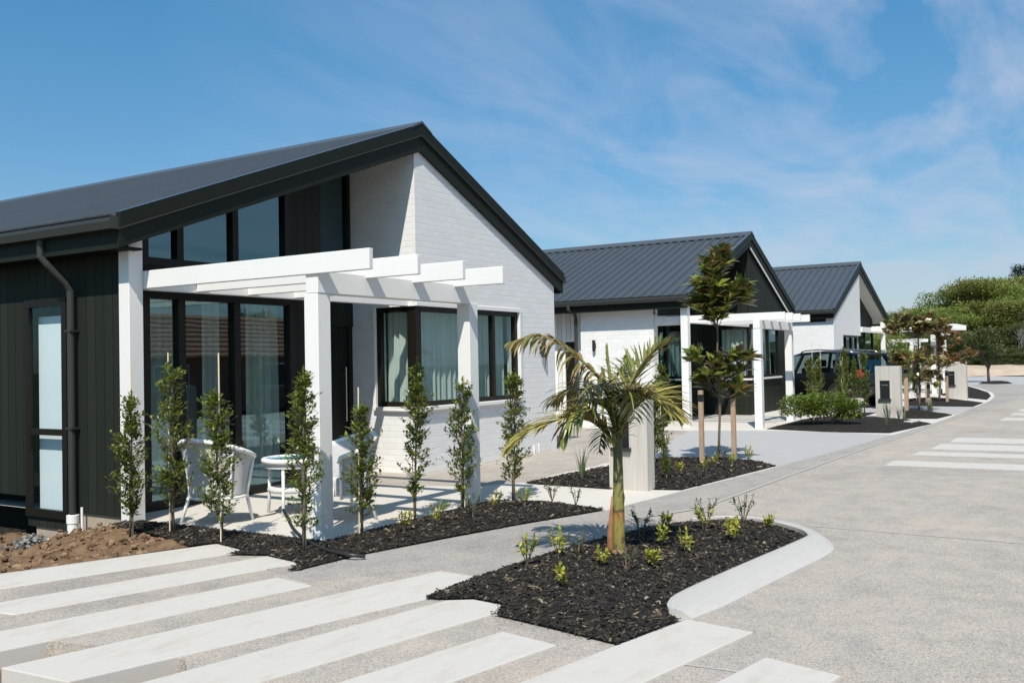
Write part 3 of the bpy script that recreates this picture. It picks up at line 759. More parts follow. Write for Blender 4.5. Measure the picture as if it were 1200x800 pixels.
drape(H1, (6.8,9.22), (7.35,9.24), .02, 2.44, .05, .16, seed=4); drape(H1, (7.75,9.24), (8.0,9.24), .02, 2.44, .05, .12, seed=5); drape(H1, (8.45,9.25), (8.95,9.24), .02, 2.44, .05, .13, seed=6)
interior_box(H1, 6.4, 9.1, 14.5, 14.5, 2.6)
# fascia soffit boxing along the left eave
sf = MB(); sf.box(5.94, 8.30, 2.80, 6.197, 29.8, 2.825); sf.build('eave_soffit', M['soffit_dark'], H1)
dp = MB()
dp.tube([(5.88,9.56,2.98),(5.88,9.56,2.80),(5.93,9.52,2.72),(6.10,9.44,2.52),(6.135,9.43,2.44),(6.135,9.43,.05)], .041, 12)
dp.box(6.09, 9.375, 2.0, 6.2, 9.485, 2.02); dp.box(6.09, 9.375, .95, 6.2, 9.485, .97)
dp.build('downpipe', M['gutter_metal'], H1)
pf = MB(); pf.lathe([(.058,-.35),(.058,-.06),(.066,-.055),(.066,.03),(.05,.035),(.02,.036)], 16, (6.135,9.43)); pf.tube([(6.15,9.29,-.3),(6.15,9.29,.12)], .014, 8)
pf.build('drain_pipe', M['pvc_white'], H1)
cp = MB(); cp.tube([(13.95,8.28,-.2),(13.95,8.28,.14)], .014, 8); cp.tube([(14.12,8.28,-.2),(14.12,8.28,.16)], .010, 8); cp.build('service_pipe', M['pvc_white'], H1)
lamp_y(14.27, 8.3, 1.78, 'black cylinder wall lamp on the white brick gable beside the corner window')

# ---------- house 2 (dark boarded gable, white brick side)
H2 = thing('house', 'middle house with a dark boarded gable and white brick side wall', 'house', (25,8,0), 0, 'single storey houses along the street', world=True)
roof_parts(H2, 7.9, 24, 20.3, 25.0, 29.1, 3.06, 4.93, 3.08, cut0=.34, cutr=.36)
rt2 = lambda x: 3.06+(x-20.3)*(4.93-3.06)/4.7 if x < 25 else 4.93-(x-25)*(4.93-3.08)/4.1
sb = MB()
sb.box(20.62, 8.90, -.1, 20.87, 10.84, 2.83)
sb.build('brick_wall', M['brick'], H2)
wbd = MB(); wbd.box(20.95, 10.845, 2.1, 21.05, 12.6, 2.86); wbd.box(20.95, 10.845, -.1, 21.05, 11.12, 2.1); wbd.box(20.95, 11.52, -.1, 21.05, 12.6, 2.1); wbd.box(20.62, 12.4, -.1, 20.75, 23.8, 2.84)
wbd.build('board_wall', M['white_boards'], H2)
sd = MB(); sd.box(20.965, 11.12, 0, 21.0, 11.17, 2.1); sd.box(20.965, 11.47, 0, 21.0, 11.52, 2.1); sd.box(20.965, 11.17, 2.04, 21.0, 11.47, 2.1)
so_ = sd.build('side_door', M['white_paint'], H2)
pn = MB(); pn.box(20.99, 11.17, 0, 21.02, 11.47, 2.04); pn.build('pane', M['dark_frame'], reparent_world(so_, H2))
dp = MB(); dp.tube([(20.20,10.95,2.95),(20.20,10.95,2.82),(20.52,10.93,2.70),(20.55,10.93,2.6),(20.55,10.93,0)], .045, 10); dp.build('downpipe', M['gutter_metal'], H2)
lamp_y(20.62, 10.45, 1.92, 'black cylinder wall lamp on the bright brick side wall behind the palm', facing='x')
dk = MB()   # dark boarded front and its return, porch walls
dk.box(24.96, 8.0, -.1, 28.9, 8.15, 1.0); dk.box(24.96, 8.0, 2.40, 28.9, 8.15, 2.75); dk.box(27.7, 8.0, 1.0, 28.9, 8.15, 2.40)
dk.prism([(24.96,2.75),(28.9,2.75),(28.9,rt2(28.9)-.27),(25.0,rt2(25)-.27),(24.96,rt2(24.96)-.27)], 8.0, 8.15, 'y')
dk.box(24.96, 8.15, -.1, 25.1, 9.3, 1.0); dk.box(24.96, 8.15, 2.40, 25.1, 9.3, rt2(24.96)-.27); dk.box(24.96, 8.85, 1.0, 25.1, 9.3, 2.40)
dk.prism([(20.9,2.6),(24.96,2.6),(24.96,rt2(24.96)-.28),(20.9,rt2(20.9)-.28)], 9.3, 9.4, 'y')
dk.box(23.9, 9.3, -.1, 24.955, 9.4, 2.6); dk.box(28.75, 8.155, -.1, 28.9, 23.8, rt2(28.9)-.28); dk.box(20.875, 8.905, 2.6, 20.98, 9.3, 2.78)
dk.build('board_wall', M['dark_boards'], H2)
win_y(H2, 20.95, 23.9, 0.0, 2.6, 9.29, bars=(22.4,), fw=.1, name='sliding_door', depth=.1)
win_x(H2, 8.90, 8.96, 2.62, 2.82, 20.63, fw=.02)
cf = MB()
for a, b in ((1.0,1.07),(2.33,2.40)):
    cf.box(24.93, 7.975, a, 27.7, 8.06, b); cf.box(24.93, 8.06, a, 25.02, 8.85, b)
cf.box(24.93, 7.975, 1.07, 25.05, 8.06, 2.33); cf.box(27.63, 7.978, 1.07, 27.7, 8.055, 2.33); cf.box(26.6, 7.978, 1.07, 26.7, 8.055, 2.33); cf.box(24.935, 8.78, 1.07, 25.015, 8.85, 2.33)
fo = cf.build('corner_window', M['dark_frame'], H2)
gp = MB(); gp.add([(25.0,8.03,1.03),(27.66,8.03,1.03),(27.66,8.03,2.37),(25.0,8.03,2.37)], [(0,1,2,3)]); gp.add([(24.98,8.08,1.03),(24.98,8.8,1.03),(24.98,8.8,2.37),(24.98,8.08,2.37)], [(0,1,2,3)])
gp.build('pane', M['bay_glass'], reparent_world(fo, H2))
s = MB(); s.box(24.88, 7.93, .95, 27.74, 8.0, .998); s.box(24.88, 8.0, .95, 24.958, 8.9, .998); s.build('sill', M['white_paint'], H2)
drape(H2, (25.2,8.25), (25.22,8.85), 1.0, 2.38, .04, .14, seed=8); drape(H2, (25.3,8.25), (26.3,8.25), 1.0, 2.38, .04, .16, seed=9); drape(H2, (27.1,8.25), (27.65,8.25), 1.0, 2.38, .04, .16, seed=10)
drape(H2, (21.1,9.6), (21.9,9.6), 0.02, 2.5, .05, .16, seed=11)
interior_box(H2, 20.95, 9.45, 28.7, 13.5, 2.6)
gt = MB(); gt.prism([(25.02,4.55),(28.95,2.745),(28.95,2.68),(25.02,4.485)], 7.925, 7.945, 'y'); gt.build('gable_trim', M['pvc_white'], H2)
cl = MB(); cl.tube([(28.33,8.0,1.05),(28.33,7.93,1.05),(28.33,7.90,.98)], .02, 8); cl.box(28.29, 7.955, 1.045, 28.37, 7.965, 1.10); cl.build('garden_tap', M['pvc_white'], H2)

# ---------- house 3 (white brick left half, deep white soffit over its porch)
H3 = thing('house', 'farthest house with a white brick front and deep white soffit over its porch', 'house', (37.2,7.7,0), 0, 'single storey houses along the street', world=True)
roof_parts(H3, 7.6, 24, 32.9, 37.2, 42.6, 3.16, 5.06, 3.13, under=M['white_paint'], cut0=.34, cutr=.40)
rt3 = lambda x: 3.16+(x-32.9)*(5.06-3.16)/4.3 if x < 37.2 else 5.06-(x-37.2)*(5.06-3.13)/5.4
w = MB()
w.prism([(33.05,-.1),(34.42,-.1),(34.42,2.28),(33.05,2.28)], 7.66, 7.9, 'y')
w.prism([(33.05,2.28),(37.3,2.28),(37.3,rt3(37.3)-.27),(37.2,rt3(37.2)-.27),(33.05,rt3(33.05)-.27)], 7.66, 7.9, 'y')
w.box(33.05, 7.9, -.1, 33.3, 12.5, 2.72); w.box(37.06, 7.9, -.1, 37.3, 8.14, rt3(37.3)-.29)
w.build('brick_wall', M['brick'], H3)
dk = MB(); dk.box(33.02, 7.95, 2.72, 33.2, 23.8, 3.0); dk.box(33.05, 12.5, -.1, 33.2, 23.8, 2.72); dk.box(42.1, 8.26, -.1, 42.3, 23.8, 2.75)
dk.prism([(37.3,2.6),(42.1,2.6),(42.1,rt3(42.1)-.29),(37.3,rt3(37.3)-.29)], 8.15, 8.25, 'y')
dk.build('board_wall', M['dark_boards'], H3)
win_y(H3, 34.42, 37.06, .0, 2.28, 7.75, bars=(35.3,36.2), fw=.07, name='garage_window')
win_y(H3, 37.3, 42.1, 0, 2.6, 8.13, bars=(38.9,40.5), fw=.1, name='sliding_door')
win_y(H3, 37.45, 39.6, 2.7, 4, 8.12, bars=(38.4,), fw=.08, name='clerestory_window', top=(rt3(37.45)-.36, rt3(39.6)-.36), depth=.025)
interior_box(H3, 33.4, 9.9, 42.0, 14, 2.5)
lamp_y(34.15, 7.66, 1.72, 'black cylinder wall lamp on the farthest brick gable above the dark car')

# ------------------------------------------------------------------ pergolas
def pergola(label, loc, posts, beam, rafters, header, pw=.17, rz=(2.42,2.605), short=None, grp='white timber pergolas in front of the houses'):
    t = thing('pergola', label, 'pergola', loc, 0, grp, world=True)
    for x, y, zt in posts:
        p = MB(); p.box(x-pw/2, y-pw/2, -.05, x+pw/2, y+pw/2, zt); p.build('post', M['white_paint'], t, bevel=.006)
    b = MB(); b.box(*beam); b.build('beam', M['white_paint'], t, bevel=.005)
    h = MB(); h.box(*header); h.build('header_beam', M['white_paint'], t, bevel=.005)
    for x, y0, y1 in rafters:
        r = MB(); r.box(x, y0, rz[0], x+.055, y1, rz[1]); r.build('rafter', M['white_paint'], t, bevel=.005)
    return t
pergola('white pergola of the nearest house sheltering the cane chairs', (6.25,6.05,0),
        [(6.215,8.515,2.98),(6.41,6.09,2.246),(8.82,6.08,2.258)], (6.325,6.0,2.247,8.91,6.15,2.452),
        [(6.302,5.37,8.90),(6.985,5.37,8.43),(7.72,5.37,8.43),(8.46,5.37,8.43)], (6.362,8.432,2.412,10.755,8.52,2.60))
pergola('white pergola of the middle house beside the rounded bush', (20.4,6.35,0),
        [(20.50,8.06,2.86),(20.5,6.38,2.19),(22.95,6.38,2.2)], (20.42,6.31,2.2,23.04,6.46,2.40),
        [(20.59,5.8,8.6),(21.2,5.8,7.99),(21.85,5.8,7.99),(22.65,5.8,7.99)], (20.65,7.99,2.38,24.955,8.07,2.55), rz=(2.38,2.55))
# side beam of the open porch
t = thing('porch_beam', 'white beam between the brick side wall and the porch post of the middle house', 'beam', (20.5,8.5,2.36), 0, None, world=True)
b = MB(); b.box(20.66, 8.18, 2.35, 20.74, 8.895, 2.58); b.build('board', M['white_paint'], t, bevel=.004)
pergola('white pergola of the farthest house, reaching out towards the bend', (40,5.4,0),
        [(41.6,7.65,2.9),(39.6,5.45,2.28),(39.15,5.02,2.28)], (38.9,5.05,2.28,41.7,5.2,2.48),
        [(39.0,4.5,7.6),(39.9,4.5,7.6),(40.8,4.5,7.6),(41.6,4.5,7.6)], (37.32,7.6,2.42,41.7,7.68,2.62), rz=(2.46,2.66))
pergola('low white pergola frame standing beyond the farthest house', (48,8,0),
        [(47.0,8.45,1.95),(47.0,7.4,1.95),(49.0,7.4,1.95)], (46.9,7.33,1.95,49.2,7.46,2.1),
        [(46.9,6.9,8.6),(47.7,6.9,8.6),(48.5,6.9,8.6)], (46.9,8.4,1.95,49.2,8.5,2.1), rz=(2.1,2.25))

# ------------------------------------------------------------------ letterbox pillars
def pillar(label, x0, x1, y0, y1, h, py, pz):
    t = thing('letterbox_pillar', label, 'letterbox', ((x0+x1)/2, (y0+y1)/2, 0), 0, 'concrete letterbox pillars', world=True)
    p = MB(); a, b = py; c, d = pz
    p.box(x0, y0, -.1, x1, a, h); p.box(x0, b, -.1, x1, y1, h); p.box(x0, a, -.1, x1, b, c); p.box(x0, a, d, x1, b, h)
    p.build('pillar', M['pillar'], t)
    l = MB(); l.box(x0+.03, a, c, x1-.01, b, d); l.build('letter_plate', M['black_metal'], t)
    s = MB(); s.box(x0-.05, a-.03, c-.045, x0+.03, b+.03, c); s.build('ledge', M['gutter_metal'], t)
    gsl = MB(); gsl.box(x0+.018, a+.04, c+(d-c)*.72, x0+.029, b-.04, c+(d-c)*.78); gsl.build('slot', M['steel'], t)
    j = MB(); j.box(x0-.004, y0+.11, -.1, x0-.001, y0+.118, h); j.build('pillar_joint', M['band'], t)
pillar('concrete letterbox pillar standing right behind the palm', 10.44, 10.64, 4.62, 5.13, 1.28, (4.86,5.06), (.52,.93))
pillar('concrete letterbox pillar with a black plate, beside the dark car', 24.2, 24.45, 4.09, 4.66, 1.29, (4.33,4.56), (.50,.94))
pillar('concrete letterbox pillar behind the rust-leaved magnolia', 34.8, 35.1, 3.80, 4.42, 1.27, (4.16,4.38), (.5,.95))

# ------------------------------------------------------------------ plants
def leaf(mb, b, d, L, W, up=None, fold=.25, droop=.15, mi=0):
    d = d.normalized(); up = up or Vector((R.uniform(-.3,.3), R.uniform(-.3,.3), 1))
    s = d.cross(up)
    if s.length < 1e-3: s = Vector((1,0,0))
    s.normalize(); n = s.cross(d).normalized()
    dn = Vector((0,0,-droop*L))
    m = b+d*L*.5+dn*.25; tip = b+d*L+dn
    mb.add([b, m+s*W*.5+n*fold*W*.5, tip, m-s*W*.5+n*fold*W*.5, m], [(0,1,4),(1,2,4),(2,3,4),(3,0,4)], mi)
def rdir(rr, up=0.0):
    a = rr.uniform(0, 6.283); z = rr.uniform(-.5,.8)+up; r = math.sqrt(max(.05, 1-z*z)) if abs(z) < 1 else .2
    return Vector((math.cos(a)*r, math.sin(a)*r, z))

def columnar(h, wid, nleaf, seed, stake_h, lean=(.0,0), low=.15, LL=.056):
    rr = random.Random(seed)
    t = bpy.data.objects.new('columnar_shrub', None); COL.objects.link(t); t.empty_display_size = .1
    st = MB(); pts = [Vector((lean[0]*k/6*h+rr.uniform(-.008,.008), lean[1]*k/6*h+rr.uniform(-.008,.008), -.02+h*.95*k/6)) for k in range(7)]
    st.tube(pts, [.013-.0014*k for k in range(7)], 7); st.tube([(.02,0,0),(.03,.01,h*.45)], [.008,.003], 6)
    fo = MB()
    def width(u): return wid*(.42+.9*math.sin(math.pi*min(1, (u*.82+.12))))*(1-.35*u)*(1+.28*math.sin(u*17+seed))
    tw = MB()
    for k in range(int(nleaf/11)):
        u = rr.random()**.9; z = low+(h-low)*u
        base = Vector((lean[0]*z, lean[1]*z, z*.97)); a = rr.uniform(0, 6.283); wd = width(u)*rr.uniform(.55,1.15)
        tip = base+Vector((math.cos(a)*wd, math.sin(a)*wd, wd*rr.uniform(.4,1.1)))
        st.tube([base, tip], [.004,.0015], 4, cap=False)
        for q in range(11):
            f = rr.uniform(.25,1.05); p = base.lerp(tip, f)+Vector((rr.gauss(0,.012), rr.gauss(0,.012), rr.gauss(0,.012)))
            d = (tip-base).normalized()*.6+rdir(rr, .25)*.9
            leaf(fo, p, d, LL*rr.uniform(.65,1.2), LL*.48*rr.uniform(.8,1.2), fold=.3)
    for q in range(26):
        p = Vector((lean[0]*h, lean[1]*h, h*rr.uniform(.9,1.04))); leaf(fo, p, rdir(rr, .9), LL*rr.uniform(.6,.9), LL*.4)
    st.build('stem', M['bark'], t, smooth=True); fo.build('foliage', M['shrub_leaf'], t)
    if stake_h:
        sk = MB(); sk.tube([(.03,-.02,-.05),(.035+rr.uniform(-.02,.02),-.015,stake_h)], .0068, 7); sk.build('stake', M['bamboo'], t)
    return t
shrubs = [  # x, y, height, seed, stake
    (5.70,7.86,1.30,11,1.62,'slim shrub nearest the dark wall corner, in front of the tall corner post'),
    (5.93,7.52,1.62,12,1.72,'tall slim shrub just right of the corner post, before the first glass pane'),
    (5.86,6.78,1.33,13,1.70,'staked slim shrub standing in front of the left cane chair'),
    (5.85,5.75,1.50,14,1.36,'slim shrub against the front pergola post, beside the hose'),
    (6.66,5.80,1.17,15,1.36,'shortest slim shrub, in front of the right cane chair'),
    (7.60,5.93,1.55,16,0,'slim shrub without a stake below the left pane of the corner window'),
    (8.36,5.88,1.35,17,1.43,'slim shrub just left of the right front pergola post'),
    (9.10,5.68,1.42,18,0,'slim shrub right of the pergola, behind the drooping palm frond')]
protos = []
for i, (x, y, h, sd_, sh, lb) in enumerate(shrubs):
    t = columnar(h, R.uniform(.135,.175), R.randint(1500,2000), sd_, sh, lean=(R.uniform(-.05,.05), R.uniform(-.05,.05)))
    t.location = (x, y, .02); t.rotation_euler.z = R.uniform(0,6); tag(t, lb, 'shrub', 'slim shrubs planted in the mulch beds'); protos.append(t)
more = [  # copies further along
    (11.75,5.45,1.0,'slim shrub beside the letterbox pillar, right of its edge', 1),
    (12.9,5.6,.92,'slim shrub between the letterbox pillar and the staked magnolia', 2),
    (13.6,5.75,.98,'slim shrub close to the left timber stake of the magnolia', 3),
    (11.3,4.75,.42,'smallest slim shrub, low against the letterbox pillar', 4),
    (22.66,5.78,1.12,'slim shrub rising behind the rounded bush, nearest the pergola post', 2),
    (23.29,5.76,1.12,'slim shrub before the car front door, right behind the rounded bush', 0),
    (21.96,4.95,1.0,'slim shrub with a bare pale trunk before the car rear door', 6),
    (23.44,5.21,1.12,'slim shrub before the car rear wheel', 3),
    (25.2,5.40,.92,'slim shrub before the car tail lamp', 5),
    (24.3,4.95,1.12,'slim shrub touching the left edge of the black plated pillar', 7),
    (30.9,5.4,1.0,'slim shrub behind the first far magnolia', 1),
    (32.6,5.0,1.05,'slim shrub between the two far magnolias', 2),
    (33.6,5.5,1.1,'slim shrub at the foot of the far pergola post', 3),
    (36.8,4.3,.8,'slim shrub right of the farthest pillar', 4)]
for x, y, s_, lb, k in more:
    c = copy_tree(protos[k]); c.location = (x, y, .02); c.scale = (s_*.8 if 21 < x < 26 else s_, s_*.8 if 21 < x < 26 else s_, s_); c.rotation_euler.z = R.uniform(0,6); tag(c, lb, 'shrub', 'slim shrubs planted in the mulch beds')

def small_plant(seed, h, n, mat, LL):
    rr = random.Random(seed); t = bpy.data.objects.new('bedding_plant', None); COL.objects.link(t); t.empty_display_size = .05
    fo = MB(); st = MB()
    for k in range(rr.randint(5,7)):
        a = rr.uniform(0,6.3); tip = Vector((math.cos(a)*h*.38, math.sin(a)*h*.38, h*rr.uniform(.6,1)))
        st.tube([(0,0,-.01), tip*.5+Vector((0,0,h*.08)), tip], [.004,.003,.002], 5, cap=False)
        for q in range(n):
            p = tip*rr.uniform(.4,1.0); leaf(fo, p, rdir(rr, .45), LL*rr.uniform(.7,1.2), LL*.42, fold=.35)
    st.build('stem', M['bark'], t); fo.build('foliage', mat, t); return t
bp = [small_plant(31, .17, 15, M['bed_leaf'], .058), small_plant(32, .20, 12, M['bed_leaf'], .056), small_plant(33, .24, 9, M['weed_leaf'], .046), small_plant(34, .14, 13, M['bed_leaf'], .056)]
usedp = set()
plants = [(6.83,5.45,0,'yellow green seedling in front of the shortest slim shrub'),(7.22,5.36,1,'yellow green seedling below the corner window, second along the front bed'),
    (7.72,5.30,2,'thin dull seedling in the middle of the front bed'),(8.22,5.36,1,'yellow green seedling before the right front pergola post'),(8.62,5.25,0,'yellow green seedling right of the pergola in the front bed'),
    (9.05,5.15,2,'pale seedling near the right tip of the front bed'),(8.85,4.75,2,'tiny dry seedling at the footpath corner of the front bed'),
    (6.13,3.72,1,'lone seedling at the left tip of the island on the footpath side'),(6.45,3.62,1,'upright yellow seedling on the island, left of the palm shadow'),(6.62,3.55,2,'thin seedling beside the palm shadow'),
    (5.62,3.12,0,'leafy yellow green plant nearest the camera on the island'),(6.33,3.17,0,'bright yellow green plant left of the palm trunk'),
    (6.48,2.84,3,'small yellow plant right of and below the palm trunk'),(7.0,2.78,1,'narrow yellow plant in the middle of the island'),(7.18,3.08,0,'yellow green plant right of the palm trunk'),
    (7.65,2.62,0,'wide yellow plant towards the kerb end of the island'),(8.05,2.78,3,'bright yellow plant, right of the pair near the island end'),(8.02,3.02,1,'yellow green plant, left of the pair near the island end'),
    (8.45,3.15,2,'tall thin weed at the footpath side of the island end'),(8.62,2.86,2,'dry reddish weed at the rounded island end'),(8.35,2.55,3,'small plant closest to the rounded kerb end'),
    (7.62,3.45,2,'dark green seedling on the island behind the palm trunk'),(7.95,3.35,3,'low green plant along the footpath edge of the island'),(6.25,2.95,2,'grey green seedling below the palm trunk'),
    (11.6,4.7,0,'yellow green plant right of the first letterbox pillar'),(12.2,4.55,1,'yellow plant at the middle of the staked tree bed'),(12.7,4.6,1,'upright yellow plant left of the timber stakes'),
    (13.0,4.45,0,'green plant at the foot of the left timber stake'),(13.55,4.4,1,'small plant at the right tip of the staked tree bed'),(13.7,4.85,2,'thin weed right of the timber stakes')]
for x, y, k, lb in plants:
    if k in usedp: c = copy_tree(bp[k])
    else: c = bp[k]; usedp.add(k)
    z = .05 if x < 9.6 else .06
    c.location = (x, y, z); c.rotation_euler.z = R.uniform(0,6); s_ = R.uniform(.8,1.15); c.scale = (s_,)*3
    tag(c, lb, 'bedding plant', 'small plants dotted over the mulch')
def tuft(seed, n, h):
    rr = random.Random(seed); mb = MB()
    for k in range(n):
        a = rr.uniform(0,6.3); L = h*rr.uniform(.6,1.1); sp = rr.uniform(.1,.45); u = Vector((math.cos(a), math.sin(a), 0)); s = Vector((-u.y, u.x, 0))*.009
        p0 = u*.015; p1 = u*L*sp*.5+Vector((0,0,L*.6)); p2 = u*L*sp*1.1+Vector((0,0,L))
        mb.add([p0-s, p0+s, p1+s*.8, p1-s*.8, p2], [(0,1,2,3),(3,2,4)])
    return mb.build('flax_tuft', M['flax_leaf'])
tf = tuft(5, 14, .42)
for i, (x, y, s_, lb) in enumerate([(10.9,5.75,1,'flax tuft with blue green blades left of the first pillar'),(24.05,4.35,1,'flax tuft at the foot of the black plated pillar'),(23.4,4.0,.8,'flax tuft left of the black plated pillar in the bush bed'),
        (21.3,3.9,.7,'low flax tuft near the footpath side of the bush bed'),(26.6,3.75,.9,'flax tuft right of the first far magnolia'),(22.6,3.75,.7,'flax tuft between bush and pillar'),(27.2,3.9,.8,'flax tuft at the tip of the far magnolia bed')]):
    o = tf if i == 0 else tf.copy()
    if i: COL.objects.link(o)
    o.location = (x, y, .05); o.scale = (s_,)*3; o.rotation_euler.z = i*1.3; tag(o, lb, 'flax', 'flax tufts in the mulch beds')

# rounded bush of two lobes
def bush(name, lobes, n, mat, LL, label, loc):
    t = thing(name, label, 'bush', loc); rr = random.Random(3); fo = MB(); st = MB()
    for (c, r) in lobes:
        c = Vector(c)
        for k in range(14):
            d = rdir(rr, .3).normalized(); st.tube([(c.x*.3, c.y*.3, 0), c*.6, c+Vector((d.x*r[0], d.y*r[1], d.z*r[2]))*.85], [.012,.007,.003], 5, cap=False)
        for k in range(n):
            d = rdir(rr).normalized(); f = rr.random()**.33*(1+.16*noise.noise(d*2.6+c*3)+.1*noise.noise(d*7))
            p = c+Vector((d.x*r[0], d.y*r[1], d.z*r[2]))*f
            if p.z < .03: continue
            leaf(fo, p, d+rdir(rr)*.9, LL*rr.uniform(.7,1.25), LL*.5, fold=.3)
    st.build('stem', M['bark'], t); fo.build('foliage', mat, t); return t
bush('rounded_bush', [((-.25,.40,.42),(.42,.42,.34)), ((.15,-.10,.46),(.50,.50,.40)), ((.1,.2,.40),(.42,.42,.36)), ((.25,-.5,.34),(.3,.3,.3))], 1500, M['bush_leaf'], .075, 'rounded bright green bush in front of the middle house pergola', (21.3,5.25,.02))

# magnolias
def magnolia(name, label, loc, h, clusters, seed, mat, LL=.17, stakes=(), trunk_r=.022, grp='staked magnolia trees'):
    rr = random.Random(seed); t = thing(name, label, 'tree', loc, 0, grp); st = MB(); fo = MB()
    tp = [Vector((.02*math.sin(k*1.3+seed), .02*math.cos(k*1.7), h*.93*k/8)) for k in range(9)]
    st.tube(tp, [trunk_r*(1-.085*k) for k in range(9)], 8)
    for (c, r, n) in clusters:
        c = Vector(c)
        for k in range(n):
            d = rdir(rr, .15).normalized(); tip = c+Vector((d.x*r[0], d.y*r[1], d.z*r[2]))*rr.uniform(.45,1)
            zb = max(.3*h, min(h*.9, tip.z-rr.uniform(.1,.4))); b0 = Vector((0,0,zb)); mid = b0.lerp(tip, .55)-Vector((0,0,.04))
            st.tube([b0, mid, tip], [.008,.006,.004], 5, cap=False)
            ax = (tip-mid).normalized()
            for q in range(rr.randint(8,12)):
                dd = ax*.75+rdir(rr, .1)*.95
                leaf(fo, tip-ax*rr.uniform(0,.10), dd, LL*rr.uniform(.7,1.15), LL*.42*rr.uniform(.85,1.15), up=ax+Vector((0,0,.6)), fold=.28, droop=.22)
    st.build('trunk', M['bark'], t, smooth=True); fo.build('crown', mat, t)
    for (sx, sy, sh, sr) in stakes:
        s = thing('tree_stake', '', 'stake', (loc[0]+sx, loc[1]+sy, loc[2]))
        p = MB(); p.box(-sr, -sr, -.1, sr, sr, sh); p.build('post', M['timber_stake'], s, bevel=.004)
        tip = MB(); tip.box(-sr-.004, -sr-.004, sh-.16, sr+.004, sr+.004, sh-.06); tip.build('tie', M['black_metal'], s)
        t_stakes.append(s)
    return t
t_stakes = []
rv = Vector((.528,-.849,0)); fv = Vector((.849,.528,0))
def CL(u, z, r, n, w=0): return ((rv*u+fv*w+Vector((0,0,z))), r, n)
magnolia('magnolia_tree', 'tall young magnolia tied between two timber stakes on the corner bed', (13.6,4.85,.03), 3.2,
    [CL(.04,2.98,(.16,.16,.24),8), CL(-.07,2.66,(.26,.26,.26),13), CL(.20,2.42,(.22,.22,.26),9), CL(-.20,2.32,(.22,.22,.22),8), CL(.0,2.14,(.22,.22,.16),5), CL(.40,2.45,(.12,.12,.2),4),
     CL(-.38,1.55,(.18,.16,.18),4), CL(.08,1.32,(.30,.28,.26),8), CL(.30,1.60,(.22,.22,.22),5), CL(-.24,1.14,(.26,.24,.22),5), CL(.1,1.02,(.24,.24,.16),5)],
    41, M['magnolia_leaf'], .31, [(-.42,.12,1.08,.032),(.18,-.16,1.10,.032)])
magnolia('magnolia_tree', 'bushy magnolia behind the black plated pillar, first of the two far ones', (27.7,4.2,.03), 2.75,
    [CL(-.05,2.35,(.75,.7,.36),34), CL(.3,2.2,(.5,.5,.36),18), CL(-.4,2.15,(.45,.45,.3),14), CL(.0,1.35,(.75,.7,.42),28), CL(.25,.85,(.5,.5,.4),14)],
    42, M['magnolia_bronze'], .26, [(-.3,.28,1.18,.05),(.25,-.2,.75,.035)], .035)
magnolia('magnolia_tree', 'rust-leaved magnolia before the farthest pillar', (31.9,4.25,.03), 2.62,
    [CL(-.05,2.3,(.62,.6,.40),30), CL(.35,2.0,(.55,.5,.42),20), CL(-.2,1.5,(.6,.6,.45),22), CL(.3,1.2,(.5,.5,.35),14), CL(.95,1.45,(.3,.25,.22),8)],
    43, M['magnolia_rust'], .22, [(-.35,.30,1.35,.05),(.10,-.2,1.0,.04)], .035)
for s, lb in zip(t_stakes, ['left brown timber stake of the near magnolia', 'right brown timber stake of the near magnolia', 'thick pale stake of the first far magnolia', 'thin short stake right of the first far magnolia trunk', 'pale stake left of the rust-leaved magnolia', 'stake right of the rust-leaved magnolia trunk']): tag(s, lb, 'stake', 'timber tree stakes')

# palm
palm = thing('palm_tree', 'young palm with a ringed yellow green trunk and drooping fronds on the mulch island', 'palm', (6.80,3.27,.03))
pt = MB()
pts = [(0,0,-.05),(0,0,.0),(.0,0,.08),(.003,0,.25),(.006,0,.42),(.010,0,.47),(.008,0,.52),(.010,.0,.66),(.012,0,.80),(.014,0,.95),(.012,.0,1.12),(.01,0,1.25)]
pt.tube(pts, [.058,.056,.050,.047,.045,.050,.042,.040,.037,.036,.040,.034], 18)
pt.build('trunk', M['palm_trunk'], palm, smooth=True)
pb = MB(); pb.lathe([(.068,-.03),(.066,.03),(.058,.06),(.050,.065)], 18); pb.build('trunk_base', M['palm_base'], palm, smooth=True)
ps = MB(); L_ = -rv*.052
pl = [L_*1.0+Vector((0,0,.02)), L_*1.35+Vector((0,0,.08)), L_*1.3+Vector((0,0,.18)), L_*1.05+Vector((0,0,.35)), L_*.98+Vector((0,0,.48))]
ps.tube(pl, [.010,.028,.026,.014,.003], 12)
ps.build('dry_sheath', M['palm_sheath'], palm, smooth=True)
def catmull(P, n):
    out = []
    P = [P[0]*2-P[1]]+P+[P[-1]*2-P[-2]]
    for i in range(1, len(P)-2):
        for k in range(n):
            t = k/n; a, b, c, d = P[i-1], P[i], P[i+1], P[i+2]
            out.append(.5*((2*b)+(c-a)*t+(2*a-5*b+4*c-d)*t*t+(3*b-3*c+d-a)*t**3))
    out.append(P[-2]); return out
PX = 147.0
